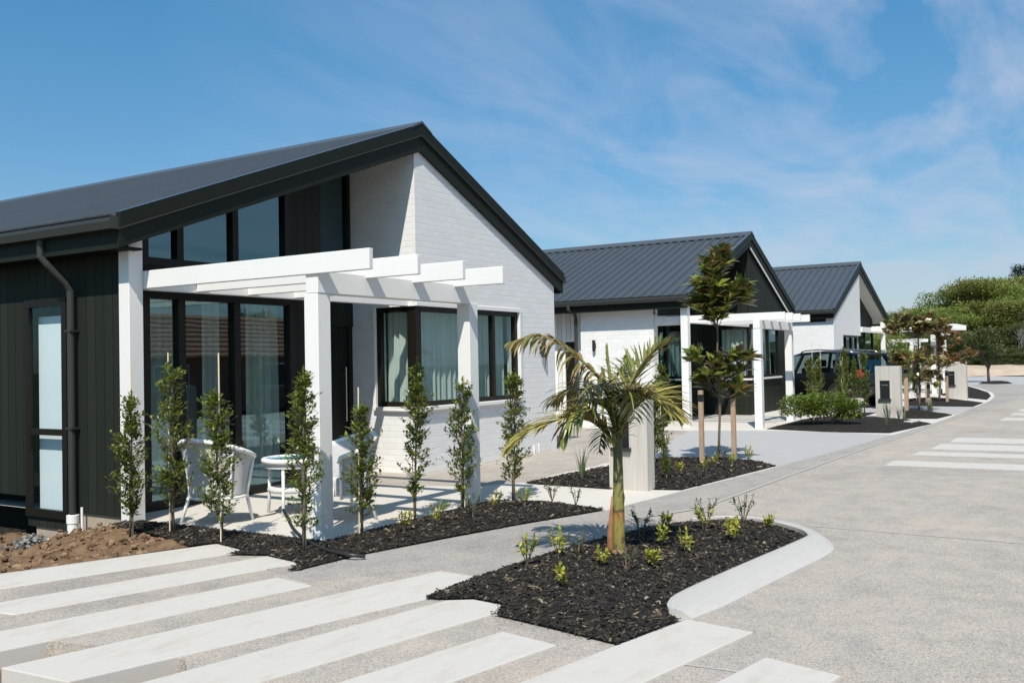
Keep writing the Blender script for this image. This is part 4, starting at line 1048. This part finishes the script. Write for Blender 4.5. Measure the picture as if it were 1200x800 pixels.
def frond(ctrl, mat, Lm, seed, dens=2, droop=.55, w=.030, up0=None, start=.18, label=None, spread=.9):
    rr = random.Random(seed)
    P = [rv*((x-727)/PX)+fv*dp_+Vector((0,0,(657-y)/PX-.03)) for x, y, dp_ in ctrl]
    C = catmull(P, 9); n = len(C); mb = MB(); rb = MB()
    rb.tube(C, [.017*(1-.85*i/(n-1))+.002 for i in range(n)], 6)
    up = up0 or Vector((0,0,1))
    for i in range(int(n*start), n):
        u = i/(n-1)
        tg = (C[min(i+1, n-1)]-C[max(i-1, 0)]).normalized()
        sd = tg.cross(up)
        if sd.length < .2: sd = tg.cross(fv)
        sd.normalize(); nn = sd.cross(tg)
        L = Lm*(.55+.6*math.sin(math.pi*min(1, .15+u*.85)))*(1 if u < .85 else 1-(u-.85)*3.2)
        for s_ in (1,-1):
            for q in range(dens):
                if rr.random() < .12: continue
                b = C[i]+tg*rr.uniform(-.012,.012)
                d = (sd*s_*spread+tg*rr.uniform(.55,.95)+nn*rr.uniform(.05,.45)).normalized()
                LL = L*rr.uniform(.75,1.1); K = 4; ww = w*rr.uniform(.7,1.15); p = b; vs = []; dr = droop*rr.uniform(.6,1.4)
                for k in range(K+1):
                    f = k/K; wd = ww*(.35+.65*math.sin(math.pi*min(1, .18+f*.82)))*(1 if k < K else .08)
                    c_ = d.cross(Vector((0,0,1)))
                    c_ = c_.normalized() if c_.length > .05 else sd
                    m_ = c_.cross(d).normalized()
                    vs += [p-c_*wd*.5-m_*wd*.18, p, p+c_*wd*.5-m_*wd*.18]
                    d = (d+Vector((0,0,-dr*(.25+f)))*.38).normalized(); p = p+d*LL/K
                mb.add(vs, [(3*k+j, 3*k+j+1, 3*k+j+4, 3*k+j+3) for k in range(K) for j in range(2)])
    fo = mb.build('frond', M[mat], palm, label=label); rb.build('rachis', M['frond_gold' if 'gold' in mat else 'frond_green'], fo, smooth=True)
frond([(728,505,.0),(720,462,.02),(700,435,.05),(668,406,.08),(638,393,.10),(606,400,.12)], 'frond_tip', .40, 1, 1, 2.0, .030, label='long frond arching up and over to one side')
frond([(727,510,0),(716,480,-.08),(696,468,-.15),(676,482,-.2),(662,512,-.22)], 'frond_green', .34, 2, 1, 1.6, .030)
frond([(726,525,0),(712,505,.0),(692,492,.02),(660,492,.04),(628,503,.05),(600,526,.06)], 'frond_gold', .42, 3, 1, .70, .036, label='yellowed frond hanging low over the footpath')
frond([(729,510,0),(738,470,.05),(755,437,.10),(776,415,.14),(794,402,.17)], 'frond_green', .30, 4, 2, .25, .018, label='upright frond with dense comb-like leaflets')
frond([(730,510,0),(742,480,-.06),(757,468,-.12),(776,472,-.18),(794,488,-.22)], 'frond_gold', .42, 5, 2, .60, .023, label='golden frond spraying down over the pillar')
frond([(727,505,0),(724,462,.12),(735,440,.3),(752,428,.5),(775,432,.7)], 'frond_green', .26, 6, 1, .5, .018)
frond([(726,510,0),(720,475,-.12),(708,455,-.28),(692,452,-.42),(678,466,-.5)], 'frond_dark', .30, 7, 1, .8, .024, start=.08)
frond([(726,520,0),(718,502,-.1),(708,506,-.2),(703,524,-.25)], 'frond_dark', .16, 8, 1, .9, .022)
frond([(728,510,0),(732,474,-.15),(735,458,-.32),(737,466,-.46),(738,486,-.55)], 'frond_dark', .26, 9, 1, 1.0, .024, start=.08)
frond([(727,505,0),(722,455,.0),(719,425,.02),(718,404,.03)], 'frond_green', .07, 10, 1, .05, .010, spread=.15)
frond([(728,510,0),(722,482,.18),(702,462,.32),(676,460,.42),(655,474,.5)], 'frond_tip', .34, 11, 1, 1.6, .028)
frond([(729,522,0),(735,494,.03),(740,472,-.05),(747,462,-.15),(756,466,-.26)], 'frond_green', .26, 13, 1, .8, .020, start=.05)

# ------------------------------------------------------------------ patio furniture
def chair(label, loc, rz):
    t = thing('cane_chair', label, 'chair', loc, rz, 'white cane chairs on the patio')
    sh = MB(); rim = MB(); NA = 44; NZ = 12
    def rimz(a): c = (1+math.cos(a))/2; return .66+.20*c**1.5-.02*(abs(a)/2.1)**6
    A = [(-2.05+4.10*i/NA) for i in range(NA+1)]
    grid = []
    for a in A:
        row = []
        for j in range(NZ+1):
            f = j/NZ; z = .27+(rimz(a)-.27)*f
            r = .265+.075*f**1.6
            row.append(Vector((-r*math.cos(a)*1.02, r*math.sin(a)*1.08, z)))
        grid.append(row)
    vs = [p for row in grid for p in row]; k = NZ+1
    sh.add(vs, [(i*k+j, i*k+j+1, (i+1)*k+j+1, (i+1)*k+j) for i in range(NA) for j in range(NZ)])
    inn = [p*1.0 for p in vs]
    so2 = sh.build('wicker_shell', M['wicker'], t, smooth=True)
    md = so2.modifiers.new('s', 'SOLIDIFY'); md.thickness = .012
    rim.tube([row[-1]+Vector((-.008*math.cos(a), .008*math.sin(a), .0)) for a, row in zip(A, grid)] + [Vector((grid[-1][-1].x+.02, grid[-1][-1].y, grid[-1][-1].z-.06))], .024, 10)
    rim.tube([row[0] for row in grid], .014, 8)
    rim.tube([grid[0][-1], grid[0][0]+Vector((.0,0,-.02))], .018, 8); rim.tube([grid[-1][-1], grid[-1][0]+Vector((0,0,-.02))], .018, 8)
    for a_ in (10, 34): rim.tube([grid[a_][j]*1.03 for j in range(0, NZ+1)], .013, 6)
    rim.build('rim', M['cane'], t, smooth=True)
    s = MB(); s.lathe([(0,.455),(.24,.455),(.262,.44),(.265,.40),(.262,.29),(.25,.275)], 28); s.build('seat', M['wicker'], t, smooth=True)
    for (x, y, dx, dy) in ((-.17,.2,-.10,.05),(-.17,-.2,-.10,-.05),(.19,.19,.05,.05),(.19,-.19,.05,-.05)):
        l = MB(); l.tube([(x,y,.36),(x+dx*.35,y+dy*.35,.22),(x+dx,y+dy,0)], [.019,.018,.015], 8); l.build('leg', M['cane'], t, smooth=True)
    return t
chair('white cane tub chair seen from its side, left of the round table', (6.62,7.70,.006), math.radians(8))
chair('white cane tub chair beside the front pergola post, facing the table', (7.28,6.62,.006), math.radians(158))
tb = thing('side_table', 'round white cane table with a glass top between the two chairs', 'table', (7.40,7.42,.006))
m = MB(); m.lathe([(.285,.60),(.30,.605),(.325,.60),(.335,.58),(.325,.555),(.30,.548),(.285,.555),(.28,.575),(.285,.60)], 36); m.build('table_rim', M['cane'], tb, smooth=True)
m = MB(); m.lathe([(0,.592),(.29,.592),(.29,.584),(0,.584)], 36); m.build('glass_top', M['clear_glass'], tb)
m = MB(); m.lathe([(0,.555),(.285,.555),(.285,.565),(0,.565)], 36); m.build('table_top', M['wicker'], tb)
m = MB(); m.lathe([(0,.285),(.25,.285),(.272,.275),(.275,.255),(.255,.238),(0,.24)], 36); m.build('shelf', M['wicker'], tb, smooth=True)
m = MB(); m.lathe([(.288,.50),(.296,.50),(.296,.55),(.288,.55),(.288,.50)], 36); m.build('apron', M['wicker'], tb)
for k in range(4):
    a = .4+k*math.pi/2; l = MB(); l.tube([(.27*math.cos(a), .27*math.sin(a), .55), (.27*math.cos(a), .27*math.sin(a), .25), (.285*math.cos(a), .285*math.sin(a), 0)], .017, 8); l.build('leg', M['cane'], tb, smooth=True)

hs = MB(); hp = catmull([Vector(p) for p in ((6.40,6.55,.24),(6.34,6.44,.19),(6.2,6.21,.11),(5.97,5.81,.075),(5.83,5.45,.06),(5.82,5.22,.05),(5.90,5.12,.03))], 10); hs.tube(hp, .016, 8)
tag(hs.build('irrigation_hose', M['hose'], smooth=True), 'black irrigation hose curling out of the mulch by the front pergola post', 'hose')
# small access cover in the bush bed
cv = MB(); cv.prism([(22.3,3.55),(23.0,3.48),(23.1,3.62),(22.4,3.74)], .03, .085, 'z'); tag(cv.build('access_cover', M['band'], bevel=.008), 'pale access cover lying in the mulch near the footpath', 'cover')

# ------------------------------------------------------------------ car
car = thing('parked_car', 'dark estate car with roof rails parked between the middle and farthest houses', 'car', (30.35,7.55,.012), math.radians(66))
# local: +x front; body sections (x, z bottom, z sill-belt, half width)
def loft(mb, rings, closed=True, mi=0):
    n = len(rings[0]); vs = [p for r in rings for p in r]
    fs = [(i*n+j, i*n+(j+1) % n, (i+1)*n+(j+1) % n, (i+1)*n+j) for i in range(len(rings)-1) for j in range(n if closed else n-1)]
    fs += [tuple(range(n)), tuple(range(len(vs)-1, len(vs)-1-n, -1))]; mb.add(vs, fs, mi)
body = MB(); rings = []
for x, zb, zt, hw in ((-2.32,.42,.78,.70),(-2.28,.36,.98,.84),(-2.1,.30,1.06,.90),(-1.5,.28,1.05,.92),(-.5,.26,1.02,.92),(.6,.26,1.0,.92),(1.1,.28,.99,.91),(1.6,.30,.93,.89),(2.1,.32,.84,.83),(2.3,.4,.70,.70)):
    rings.append([Vector(p) for p in ((x,-hw*.9,zb),(x,-hw,zb+.12),(x,-hw,zb+(zt-zb)*.6),(x,-hw*.97,zt-.05),(x,-hw*.88,zt),(x,hw*.88,zt),(x,hw*.97,zt-.05),(x,hw,zb+(zt-zb)*.6),(x,hw,zb+.12),(x,hw*.9,zb))])
loft(body, rings); body.build('body', M['car_paint'], car, smooth=True)
gh = MB()
def gsec(x, z, hw): return [Vector((x, -hw, z)), Vector((x, hw, z))]
low = [(-2.16,1.04,.80),(-1.4,1.04,.83),(-.4,1.02,.84),(.5,1.0,.83),(1.12,.99,.78)]
top = [(-1.92,1.56,.62),(-1.35,1.62,.64),(-.45,1.655,.66),(.15,1.63,.65),(.42,1.58,.62)]
for s_ in (1,-1):
    vs = [Vector((x, s_*h, z)) for x, z, h in low]+[Vector((x, s_*h, z)) for x, z, h in top]
    gh.add(vs, [(i, i+1, 6+i, 5+i) for i in range(4)])
gh.build('side_glass', M['car_glass'], car)
rw = MB(); rw.add([Vector((-2.165,-.76,1.05)),Vector((-2.165,.76,1.05)),Vector((-1.93,.60,1.54)),Vector((-1.93,-.60,1.54))], [(0,1,2,3)]); rw.build('rear_window', M['car_glass'], car)
fw_ = MB(); fw_.add([Vector((1.13,-.75,1.0)),Vector((1.13,.75,1.0)),Vector((.44,.60,1.575)),Vector((.44,-.60,1.575))], [(0,1,2,3)]); fw_.build('windscreen', M['car_glass'], car)
rf = MB(); rr_ = []
for (x, z, h) in [(-2.02,1.545,.60)]+top: rr_.append([Vector((x,-h-.01,z-.03)),Vector((x,-h*.9,z+.02)),Vector((x,0,z+.05)),Vector((x,h*.9,z+.02)),Vector((x,h+.01,z-.03)),Vector((x,0,z-.01))])
loft(rf, rr_); rf.build('roof', M['car_paint'], car, smooth=True)
pi_ = MB()
for s_ in (1,-1):
    for (i, a, wv) in ((1,.15,.05),(2,.05,.055),(3,-.25,.05)):
        x0, z0_, h0 = low[i]; x1, z1_, h1 = top[i]
        pi_.tube([(x0+a, s_*(h0+.004), z0_-.02), (x1+a*.6, s_*(h1+.004), z1_)], wv, 6)
    pi_.tube([(1.16, s_*.80, .97), (.44, s_*.625, 1.58)], .04, 6); pi_.tube([(-2.15, s_*.81, 1.02), (-1.93, s_*.625, 1.56)], .075, 6)
    pi_.tube([(x, s_*(h+.003), z-.01) for x, z, h in low], .03, 6)
pi_.build('pillar', M['car_paint'], car)
rl = MB()
for s_ in (1,-1): rl.tube([(-1.75,s_*.60,1.62),(-1.6,s_*.60,1.68),(-.5,s_*.62,1.735),(.0,s_*.61,1.71),(.15,s_*.60,1.66)], .02, 8)
rl.build('roof_rail', M['rim'], car, smooth=True)
for s_ in (1,-1):
    tl = MB(); tl.prism([(-2.30,.90),(-2.20,1.13),(-1.95,1.09),(-2.12,.88)], s_*.70, s_*.925, 'y'); tl.build('tail_light', M['tail_red'], car, bevel=.02)
    mi_ = MB(); lump_c = (.82, s_*.98, 1.06); mi_.box(.74, s_*.98-.09, .99, .86, s_*.98+.09, 1.13); mi_.build('mirror', M['car_paint'], car, bevel=.03, seg=2)
    for x in (-1.42,1.38):
        w_ = MB(); y0 = s_*.92
        prof = [(.20,-.11),(.31,-.11),(.345,-.085),(.345,.085),(.31,.11),(.20,.11)]
        vs = []; N = 28
        for r, o in prof:
            for k in range(N): vs.append((x+r*math.cos(2*math.pi*k/N), s_*.83+o, .345+r*math.sin(2*math.pi*k/N)))
        w_.add(vs, [(i*N+k, i*N+(k+1) % N, (i+1)*N+(k+1) % N, (i+1)*N+k) for i in range(5) for k in range(N)]); wo = w_.build('wheel', M['tyre'], car, smooth=True)
        rm = MB()
        for k in range(5):
            a = 2*math.pi*k/5; u = Vector((math.cos(a), 0, math.sin(a))); v = Vector((-math.sin(a), 0, math.cos(a)))
            c = Vector((x, s_*.925, .345)); rm.add([c+v*.045, c-v*.045, c+u*.21-v*.03, c+u*.21+v*.03], [(0,1,2,3)])
        vs = [(x+r*math.cos(2*math.pi*k/N), s_*(.925 if r > .1 else .93), .345+r*math.sin(2*math.pi*k/N)) for r in (.19,.215) for k in range(N)]
        rm.add(vs, [(k, (k+1) % N, N+(k+1) % N, N+k) for k in range(N)]); rm.build('rim', M['rim'], wo)
        ar = MB(); ar.tube([(x+.385*math.cos(a), s_*.905, .345+.385*math.sin(a)) for a in [math.pi*k/12 for k in range(13)]], .03, 6); ar.build('wheel_arch', M['plastic'], car, smooth=True)
        dk_ = MB(); N2 = 20; dk_.add([(x, s_*.918, .345)]+[(x+.37*math.cos(2*math.pi*k/N2), s_*.918, .345+.37*math.sin(2*math.pi*k/N2)) for k in range(N2)], [(0, 1+k, 1+(k+1) % N2) for k in range(N2)]); dk_.build('wheel_well', M['tyre'], car)
bu = MB(); bu.box(-2.36,-.72,.38,-2.28,.72,.62); bu.build('bumper', M['plastic'], car, bevel=.03, seg=2)
sp_ = MB(); sp_.box(-2.12,-.58,1.555,-1.85,.58,1.60); sp_.build('spoiler', M['car_paint'], car, bevel=.015, seg=2)
for sx in (-.95,.1):
    for sy in (-.38,.38):
        q = MB(); q.box(sx-.08, sy-.22, .6, sx+.06, sy+.22, 1.18); q.box(sx-.06, sy-.12, 1.2, sx+.03, sy+.12, 1.42); q.build('car_seat', M['seat_fabric'], car, bevel=.03, seg=2)

# ------------------------------------------------------------------ far scenery
hp_ = [(62,40),(60,22),(66,10),(70,4),(74,-4),(80,-12),(140,-30),(190,20),(170,70),(90,75)]
def hillz(x, y, d): return -.1 + .5*min(1, d/3) + 3.0*max(0, min(1, (x-78)/45))*(.85+.3*nz(x, y, .03))
mound('hill', hp_, 3.5, hillz, M['hill'])
mound('sand_bank', [(60,26),(64,10),(69,3),(74,-6),(90,-14),(92,-6),(83,6),(76,14),(70,28)], .8, lambda x, y, d: .02+.55*min(1, d/2.5)+.12*min(1, d)*nz(x, y, .5)+.06*nz(x, y, 1.6), M['sand'])

def far_tree(name, seed, h, rad, nleaf, mat, LL, trunk=.3, low=.0, lobes=7):
    rr = random.Random(seed); t = bpy.data.objects.new(name, None); COL.objects.link(t)
    st = MB(); fo = MB()
    st.tube([(0,0,-.4),(.1,.05,h*.35),(.05,-.1,h*.75)], [.16*h/6,.11*h/6,.05*h/6], 7)
    L = []
    for k in range(lobes):
        a = rr.uniform(0,6.3); q = rr.uniform(.1,.72)*rad; z = h*rr.uniform(low+.12,.86)
        L.append((Vector((math.cos(a)*q, math.sin(a)*q, z)), rad*rr.uniform(.38,.62), h*rr.uniform(.12,.2)))
    L.append((Vector((0,0,h*.82)), rad*.5, h*.18))
    for c, r, hz in L:
        st.tube([(0,0,h*.2), c*.6+Vector((0,0,h*.06)), c], [.05*h/6,.035*h/6,.015], 5, cap=False)
    wt = [r*r*hz for _, r, hz in L]; tot = sum(wt)
    for (c, r, hz), w_ in zip(L, wt):
        for k in range(int(nleaf*w_/tot)):
            d = rdir(rr).normalized(); f = (.45+.55*rr.random())*(1+.3*noise.noise(d*2.3+c)+.2*noise.noise(d*6+c))
            p = c+Vector((d.x*r, d.y*r, d.z*hz))*f
            if p.z < low*h*.5: continue
            leaf(fo, p, d*.5+rdir(rr, .2), LL*rr.uniform(.6,1.4), LL*.55*rr.uniform(.7,1.3), fold=.3)
    st.build('trunk', M['bark'], t, smooth=True); fo.build('crown', M[mat], t); return t
kinds = [far_tree('bushy_tree', 61, 6.2, 3.6, 9500, 'tree_green', .23, low=.0, lobes=11), far_tree('bushy_tree', 62, 6.6, 3.4, 9500, 'tree_olive', .23, low=.0, lobes=11),
         far_tree('dark_tree', 63, 6.0, 3.4, 8000, 'tree_dark', .22, low=.0, lobes=11), far_tree('bushy_tree', 64, 5.2, 3.4, 8000, 'tree_green', .22, low=0, lobes=10)]
used = set()
def put(k, x, y, s_, lb, grp=None, sz=1.0, z=None):
    if k in used: c = copy_tree(kinds[k])
    else: c = kinds[k]; used.add(k)
    if z is None: z = hillz(x, y, 5)-.2
    c.location = (x, y, z); c.rotation_euler.z = R.uniform(0,6.3); c.scale = (s_, s_, s_*sz); tag(c, lb, 'tree', grp)
LG = 'green bushy tree in the dense stand that covers the far hillside'
LO = 'olive green bushy tree in the dense stand that covers the far hillside'
LD = 'dark green tree low in the dense stand behind the sand bank'
import itertools
for k, x, y, s_, sz in [(0,100,14.8,1.0,.78),(3,96,12.6,1.05,.82),(0,108,12.9,1.15,.92),(1,104,10.9,1.15,1.0),(0,110,9.4,1.2,.95),(1,112,7.6,1.15,.97),(3,108,5.8,1.2,1.05),(1,116,4.4,1.2,1.0),(0,104,8.2,1.1,1.02),(3,100,6.5,1.1,1.0),
        (0,100,17.1,1.0,.70),(3,104,19.5,1.0,.66),(0,120,2.6,1.3,.98),(1,106,2.6,1.2,1.0),(0,90,17.5,.85,.6),(3,92,20.5,.9,.6),(0,94,24,1,.6),(3,98,28,1,.6),
        (0,93,10.6,.95,.72),(3,94,8.6,.95,.78),(0,92,12.8,.9,.68),(1,95,6.7,1.0,.8),(3,90,14.8,.85,.62),(0,96,4.6,1.0,.85),(3,98,2.2,1.1,.9),(1,118,11.5,1.2,.95),(0,98,13.6,1.05,.74),(3,96,15.6,1.0,.68),(0,106,14.6,1.1,.78),(3,112,10.6,1.2,.97),(0,114,6.2,1.2,1.0)]:
    put(k, x, y, s_, LO if k == 1 else LG, 'olive green trees on the far hillside' if k == 1 else 'green trees on the far hillside', sz)
for x, y, s_, sz in [(87,6.6,.75,.66),(86,4.9,.78,.72),(88,3.0,.9,.85),(88,8.6,.72,.60),(88,10.6,.7,.5),(85,12.6,.6,.5),(92,1.2,1.0,1.0),(89,.2,1,1),(87,14.6,.6,.5),(80,8.2,.42,.6),(79.5,6.8,.45,.65),(79,5.4,.45,.6),(79,4.0,.5,.65),(80,9.6,.4,.55),(81,2.6,.5,.7),(80,11.2,.4,.5),(83,12.8,.5,.55),(78,7.5,.36,.6),(77.5,6.1,.36,.6),(77,4.7,.38,.6),(78,8.9,.34,.5)]:
    put(2, x, y, s_, LD, 'dark trees low on the far hillside', sz)
# bare grey tree, top pine, young corner tree
bt = thing('bare_tree', 'bare grey branching tree before the dark trees near the right edge', 'tree', (82,5.4,.2)); mb = MB(); rr = random.Random(9)
def branch(p, d, L, r, lev):
    q = p+d*L; mb.tube([p, p.lerp(q, .5)+Vector((rr.gauss(0,.03), rr.gauss(0,.03), 0))*L, q], [r, r*.8, r*.55], 5, cap=False)
    if lev:
        for k in range(3): branch(p.lerp(q, rr.uniform(.5,1)), (d+rdir(rr, .2)*.7).normalized(), L*rr.uniform(.6,.8), r*.55, lev-1)
branch(Vector((0,0,-.3)), Vector((0,0,1)), 1.5, .07, 5); mb.build('trunk', M['twig_grey'], bt)
for x, y, h in ((110,8.6,1),):
    b2 = copy_tree(bt); b2.location = (x, y, hillz(x, y, 5)+2.6); b2.scale = (1.0,1.0,1.0); tag(b2, 'bare twiggy tree poking out of the top of the far hillside', 'tree')
pine = far_tree('pine_tree', 71, 9.0, 2.6, 3600, 'tree_pine', .32, low=.4, lobes=9); pine.location = (150,8.6,4.4); pine.scale = (1.15,1.15,1.06); tag(pine, 'dark pine rising above the hillside at the right edge', 'tree')
yt = far_tree('young_tree', 72, 2.9, 1.05, 3600, 'tree_dark', .13, low=.25, lobes=9); yt.location = (54,4.85,.05); tag(yt, 'young round tree standing alone in the corner bed before the sand bank', 'tree')
for x, y, s_, lb in ((45.5,8.6,.42,'small green tree behind the low pergola frame'),(50.5,10.2,.5,'green tree seen through the farthest pergola'),(43.5,6.8,.30,'low green tree between the far pergola posts'),(58,9.5,.6,'green tree between the far pergola and the corner bed')):
    c = copy_tree(kinds[0]); c.location = (x, y, 0); c.scale = (s_,)*3; c.rotation_euler.z = x; tag(c, lb, 'tree')

# house across the street (seen mirrored in the glass)
OH = thing('brick_house', 'red brick house with a tiled roof across the street, mirrored in the glass doors', 'house', (24,-12,-.2), 0, None, world=True)
m = MB(); m.box(14,-16,-.2,36,-11,2.0); m.build('wall', M['red_brick'], OH)
m = MB(); m.prism([(-10.4,1.95),(-13.5,3.7),(-16.6,1.95)], 13.5, 36.5, 'x')
for k in range(9): 
    f = k/9; m.box(13.5, -10.42-3.05*f-.02, 1.98+1.72*f, 36.5, -10.42-3.05*f+.02, 2.03+1.72*f)
m.build('roof', M['roof_tile'], OH)
for x in (17,22,27,32):
    f = MB(); f.box(x, -10.99, .7, x+1.6, -10.93, 1.7); wo = f.build('window', M['white_paint'], OH); pn = MB(); pn.box(x+.08, -10.93, .78, x+1.52, -10.92, 1.62); pn.build('pane', M['black_metal'], reparent_world(wo, OH))
for x, y, s_, lb in ((16,-21,.8,'tree behind the brick house across the street, towards its left end'),(26,-22,.9,'tree behind the middle of the brick house across the street'),(35,-20,.8,'tree behind the far end of the brick house across the street')):
    c = copy_tree(kinds[2]); c.location = (x, y, -.2); c.scale = (s_,)*3; tag(c, lb, 'tree')

# ------------------------------------------------------------------ sky, sun, camera
sun_dir = Vector((1,.43,-1.38)).normalized()
el = math.asin(-sun_dir.z); rot = math.atan2(-sun_dir.x, -sun_dir.y)
W = bpy.data.worlds.new('World'); sc.world = W; W.use_nodes = True
nt = W.node_tree; nt.nodes.clear()
out = nt.nodes.new('ShaderNodeOutputWorld'); bg = nt.nodes.new('ShaderNodeBackground'); sky = nt.nodes.new('ShaderNodeTexSky')
sky.sky_type = 'NISHITA'; sky.sun_disc = False; sky.sun_elevation = el; sky.sun_rotation = rot; sky.altitude = 20; sky.air_density = 1.0; sky.dust_density = .6; sky.ozone_density = 2.2
bg.inputs['Strength'].default_value = .12
tc = nt.nodes.new('ShaderNodeTexCoord'); sep = nt.nodes.new('ShaderNodeSeparateXYZ'); nt.links.new(tc.outputs['Generated'], sep.inputs[0])
def wm(op, a, b=0.0, c=0.0):
    nd = nt.nodes.new('ShaderNodeMath'); nd.operation = op
    for i, v in enumerate((a, b, c)):
        if isinstance(v, bpy.types.NodeSocket): nt.links.new(v, nd.inputs[i])
        else: nd.inputs[i].default_value = v
    return nd.outputs[0]
# thin high cloud: noise on a flat layer above (direction divided by height)
den = wm('MAXIMUM', wm('ADD', sep.outputs[2], .12), .03)
cx = wm('DIVIDE', sep.outputs[0], den); cy = wm('DIVIDE', sep.outputs[1], den)
cmb = nt.nodes.new('ShaderNodeCombineXYZ'); nt.links.new(cx, cmb.inputs[0]); nt.links.new(cy, cmb.inputs[1])
def wnoise(scale, sx, sy, rotz, detail, rough, dist=0.0, loc=(0,0,0)):
    mp = nt.nodes.new('ShaderNodeMapping'); mp.inputs['Scale'].default_value = (sx, sy, 1); mp.inputs['Rotation'].default_value = (0,0,rotz); mp.inputs['Location'].default_value = loc
    nt.links.new(cmb.outputs[0], mp.inputs[0]); nd = nt.nodes.new('ShaderNodeTexNoise'); nd.inputs['Scale'].default_value = scale; nd.inputs['Detail'].default_value = detail
    nd.inputs['Roughness'].default_value = rough; nd.inputs['Distortion'].default_value = dist; nt.links.new(mp.outputs[0], nd.inputs['Vector']); return nd.outputs['Fac']
n1 = wnoise(.55, 1.0, 1.6, .5, 7, .62, .8); n2 = wnoise(1.5, .7, 1.7, .75, 5, .58, 1.0, (3,1,0)); n3 = wnoise(.22, 1, 1, 0, 3, .5, 0, (5,2,0))
side = wm('MULTIPLY_ADD', wm('SUBTRACT', sep.outputs[0], sep.outputs[1]), 1.0, .18)       # more veil down the street than over the house
side = wm('MAXIMUM', wm('MINIMUM', side, 1.0), .0)
cov = wm('MULTIPLY', wm('MAXIMUM', wm('SUBTRACT', wm('ADD', wm('MULTIPLY', n1, .62), wm('MULTIPLY', n2, .50)), .46), 0.0), 3.6)
cov = wm('MINIMUM', wm('MULTIPLY', wm('MULTIPLY', cov, wm('ADD', wm('MULTIPLY', n3, 1.2), .35)), side), .5)
mix = nt.nodes.new('ShaderNodeMix'); mix.data_type = 'RGBA'
nt.links.new(cov, mix.inputs[0]); tint = nt.nodes.new('ShaderNodeMix'); tint.data_type = 'RGBA'; tint.blend_type = 'MULTIPLY'; tint.inputs[0].default_value = 1; nt.links.new(sky.outputs[0], tint.inputs[6]); 
tg = nt.nodes.new('ShaderNodeMix'); tg.data_type = 'RGBA'; nt.links.new(wm('MINIMUM', wm('MAXIMUM', wm('MULTIPLY', sep.outputs[2], 2.2), 0.0), 1.0), tg.inputs[0])
tg.inputs[6].default_value = (.60,.615,.66,1); tg.inputs[7].default_value = (.35,.90,1.06,1); nt.links.new(tg.outputs[2], tint.inputs[7])
nt.links.new(tint.outputs[2], mix.inputs[6]); mix.inputs[7].default_value = (4.1,4.5,5.5,1)
nt.links.new(mix.outputs[2], bg.inputs['Color']); nt.links.new(bg.outputs[0], out.inputs['Surface'])

sl_ = bpy.data.lights.new('sun', 'SUN'); sl_.energy = 5.0; sl_.angle = math.radians(.5); sl_.color = (1, .938, .84)
so_ = bpy.data.objects.new('sun', sl_); COL.objects.link(so_); so_.rotation_euler = sun_dir.to_track_quat('-Z', 'Y').to_euler(); so_.location = (-20,-7,30)

cam = bpy.data.cameras.new('camera'); cam.sensor_width = 36; cam.lens = 1105.37/1200*36; cam.clip_end = 3000; cam.clip_start = .05
co = bpy.data.objects.new('camera', cam); COL.objects.link(co)
yaw, pitch, roll = .556728478, .0201812721, -.0192760678
F = Vector((math.cos(yaw), math.sin(yaw), 0)); Rt = Vector((math.sin(yaw), -math.cos(yaw), 0)); U = Vector((0,0,1))
F2 = F*math.cos(pitch)+U*math.sin(pitch); U2 = U*math.cos(pitch)-F*math.sin(pitch)
R3 = Rt*math.cos(roll)+U2*math.sin(roll); U3 = U2*math.cos(roll)-Rt*math.sin(roll)
mt = Matrix((R3, U3, -F2)).transposed().to_4x4(); mt.translation = Vector((0,0,1.6)); co.matrix_world = mt
sc.camera = co
sc.view_settings.view_transform = 'Standard'; sc.view_settings.look = 'None'; sc.view_settings.exposure = .22; sc.view_settings.gamma = 1
sc.cycles.max_bounces = 8; sc.cycles.transparent_max_bounces = 12
sc.cycles.use_denoising = True
for o in bpy.data.objects:
    if 'world_parts' in o: del o['world_parts']
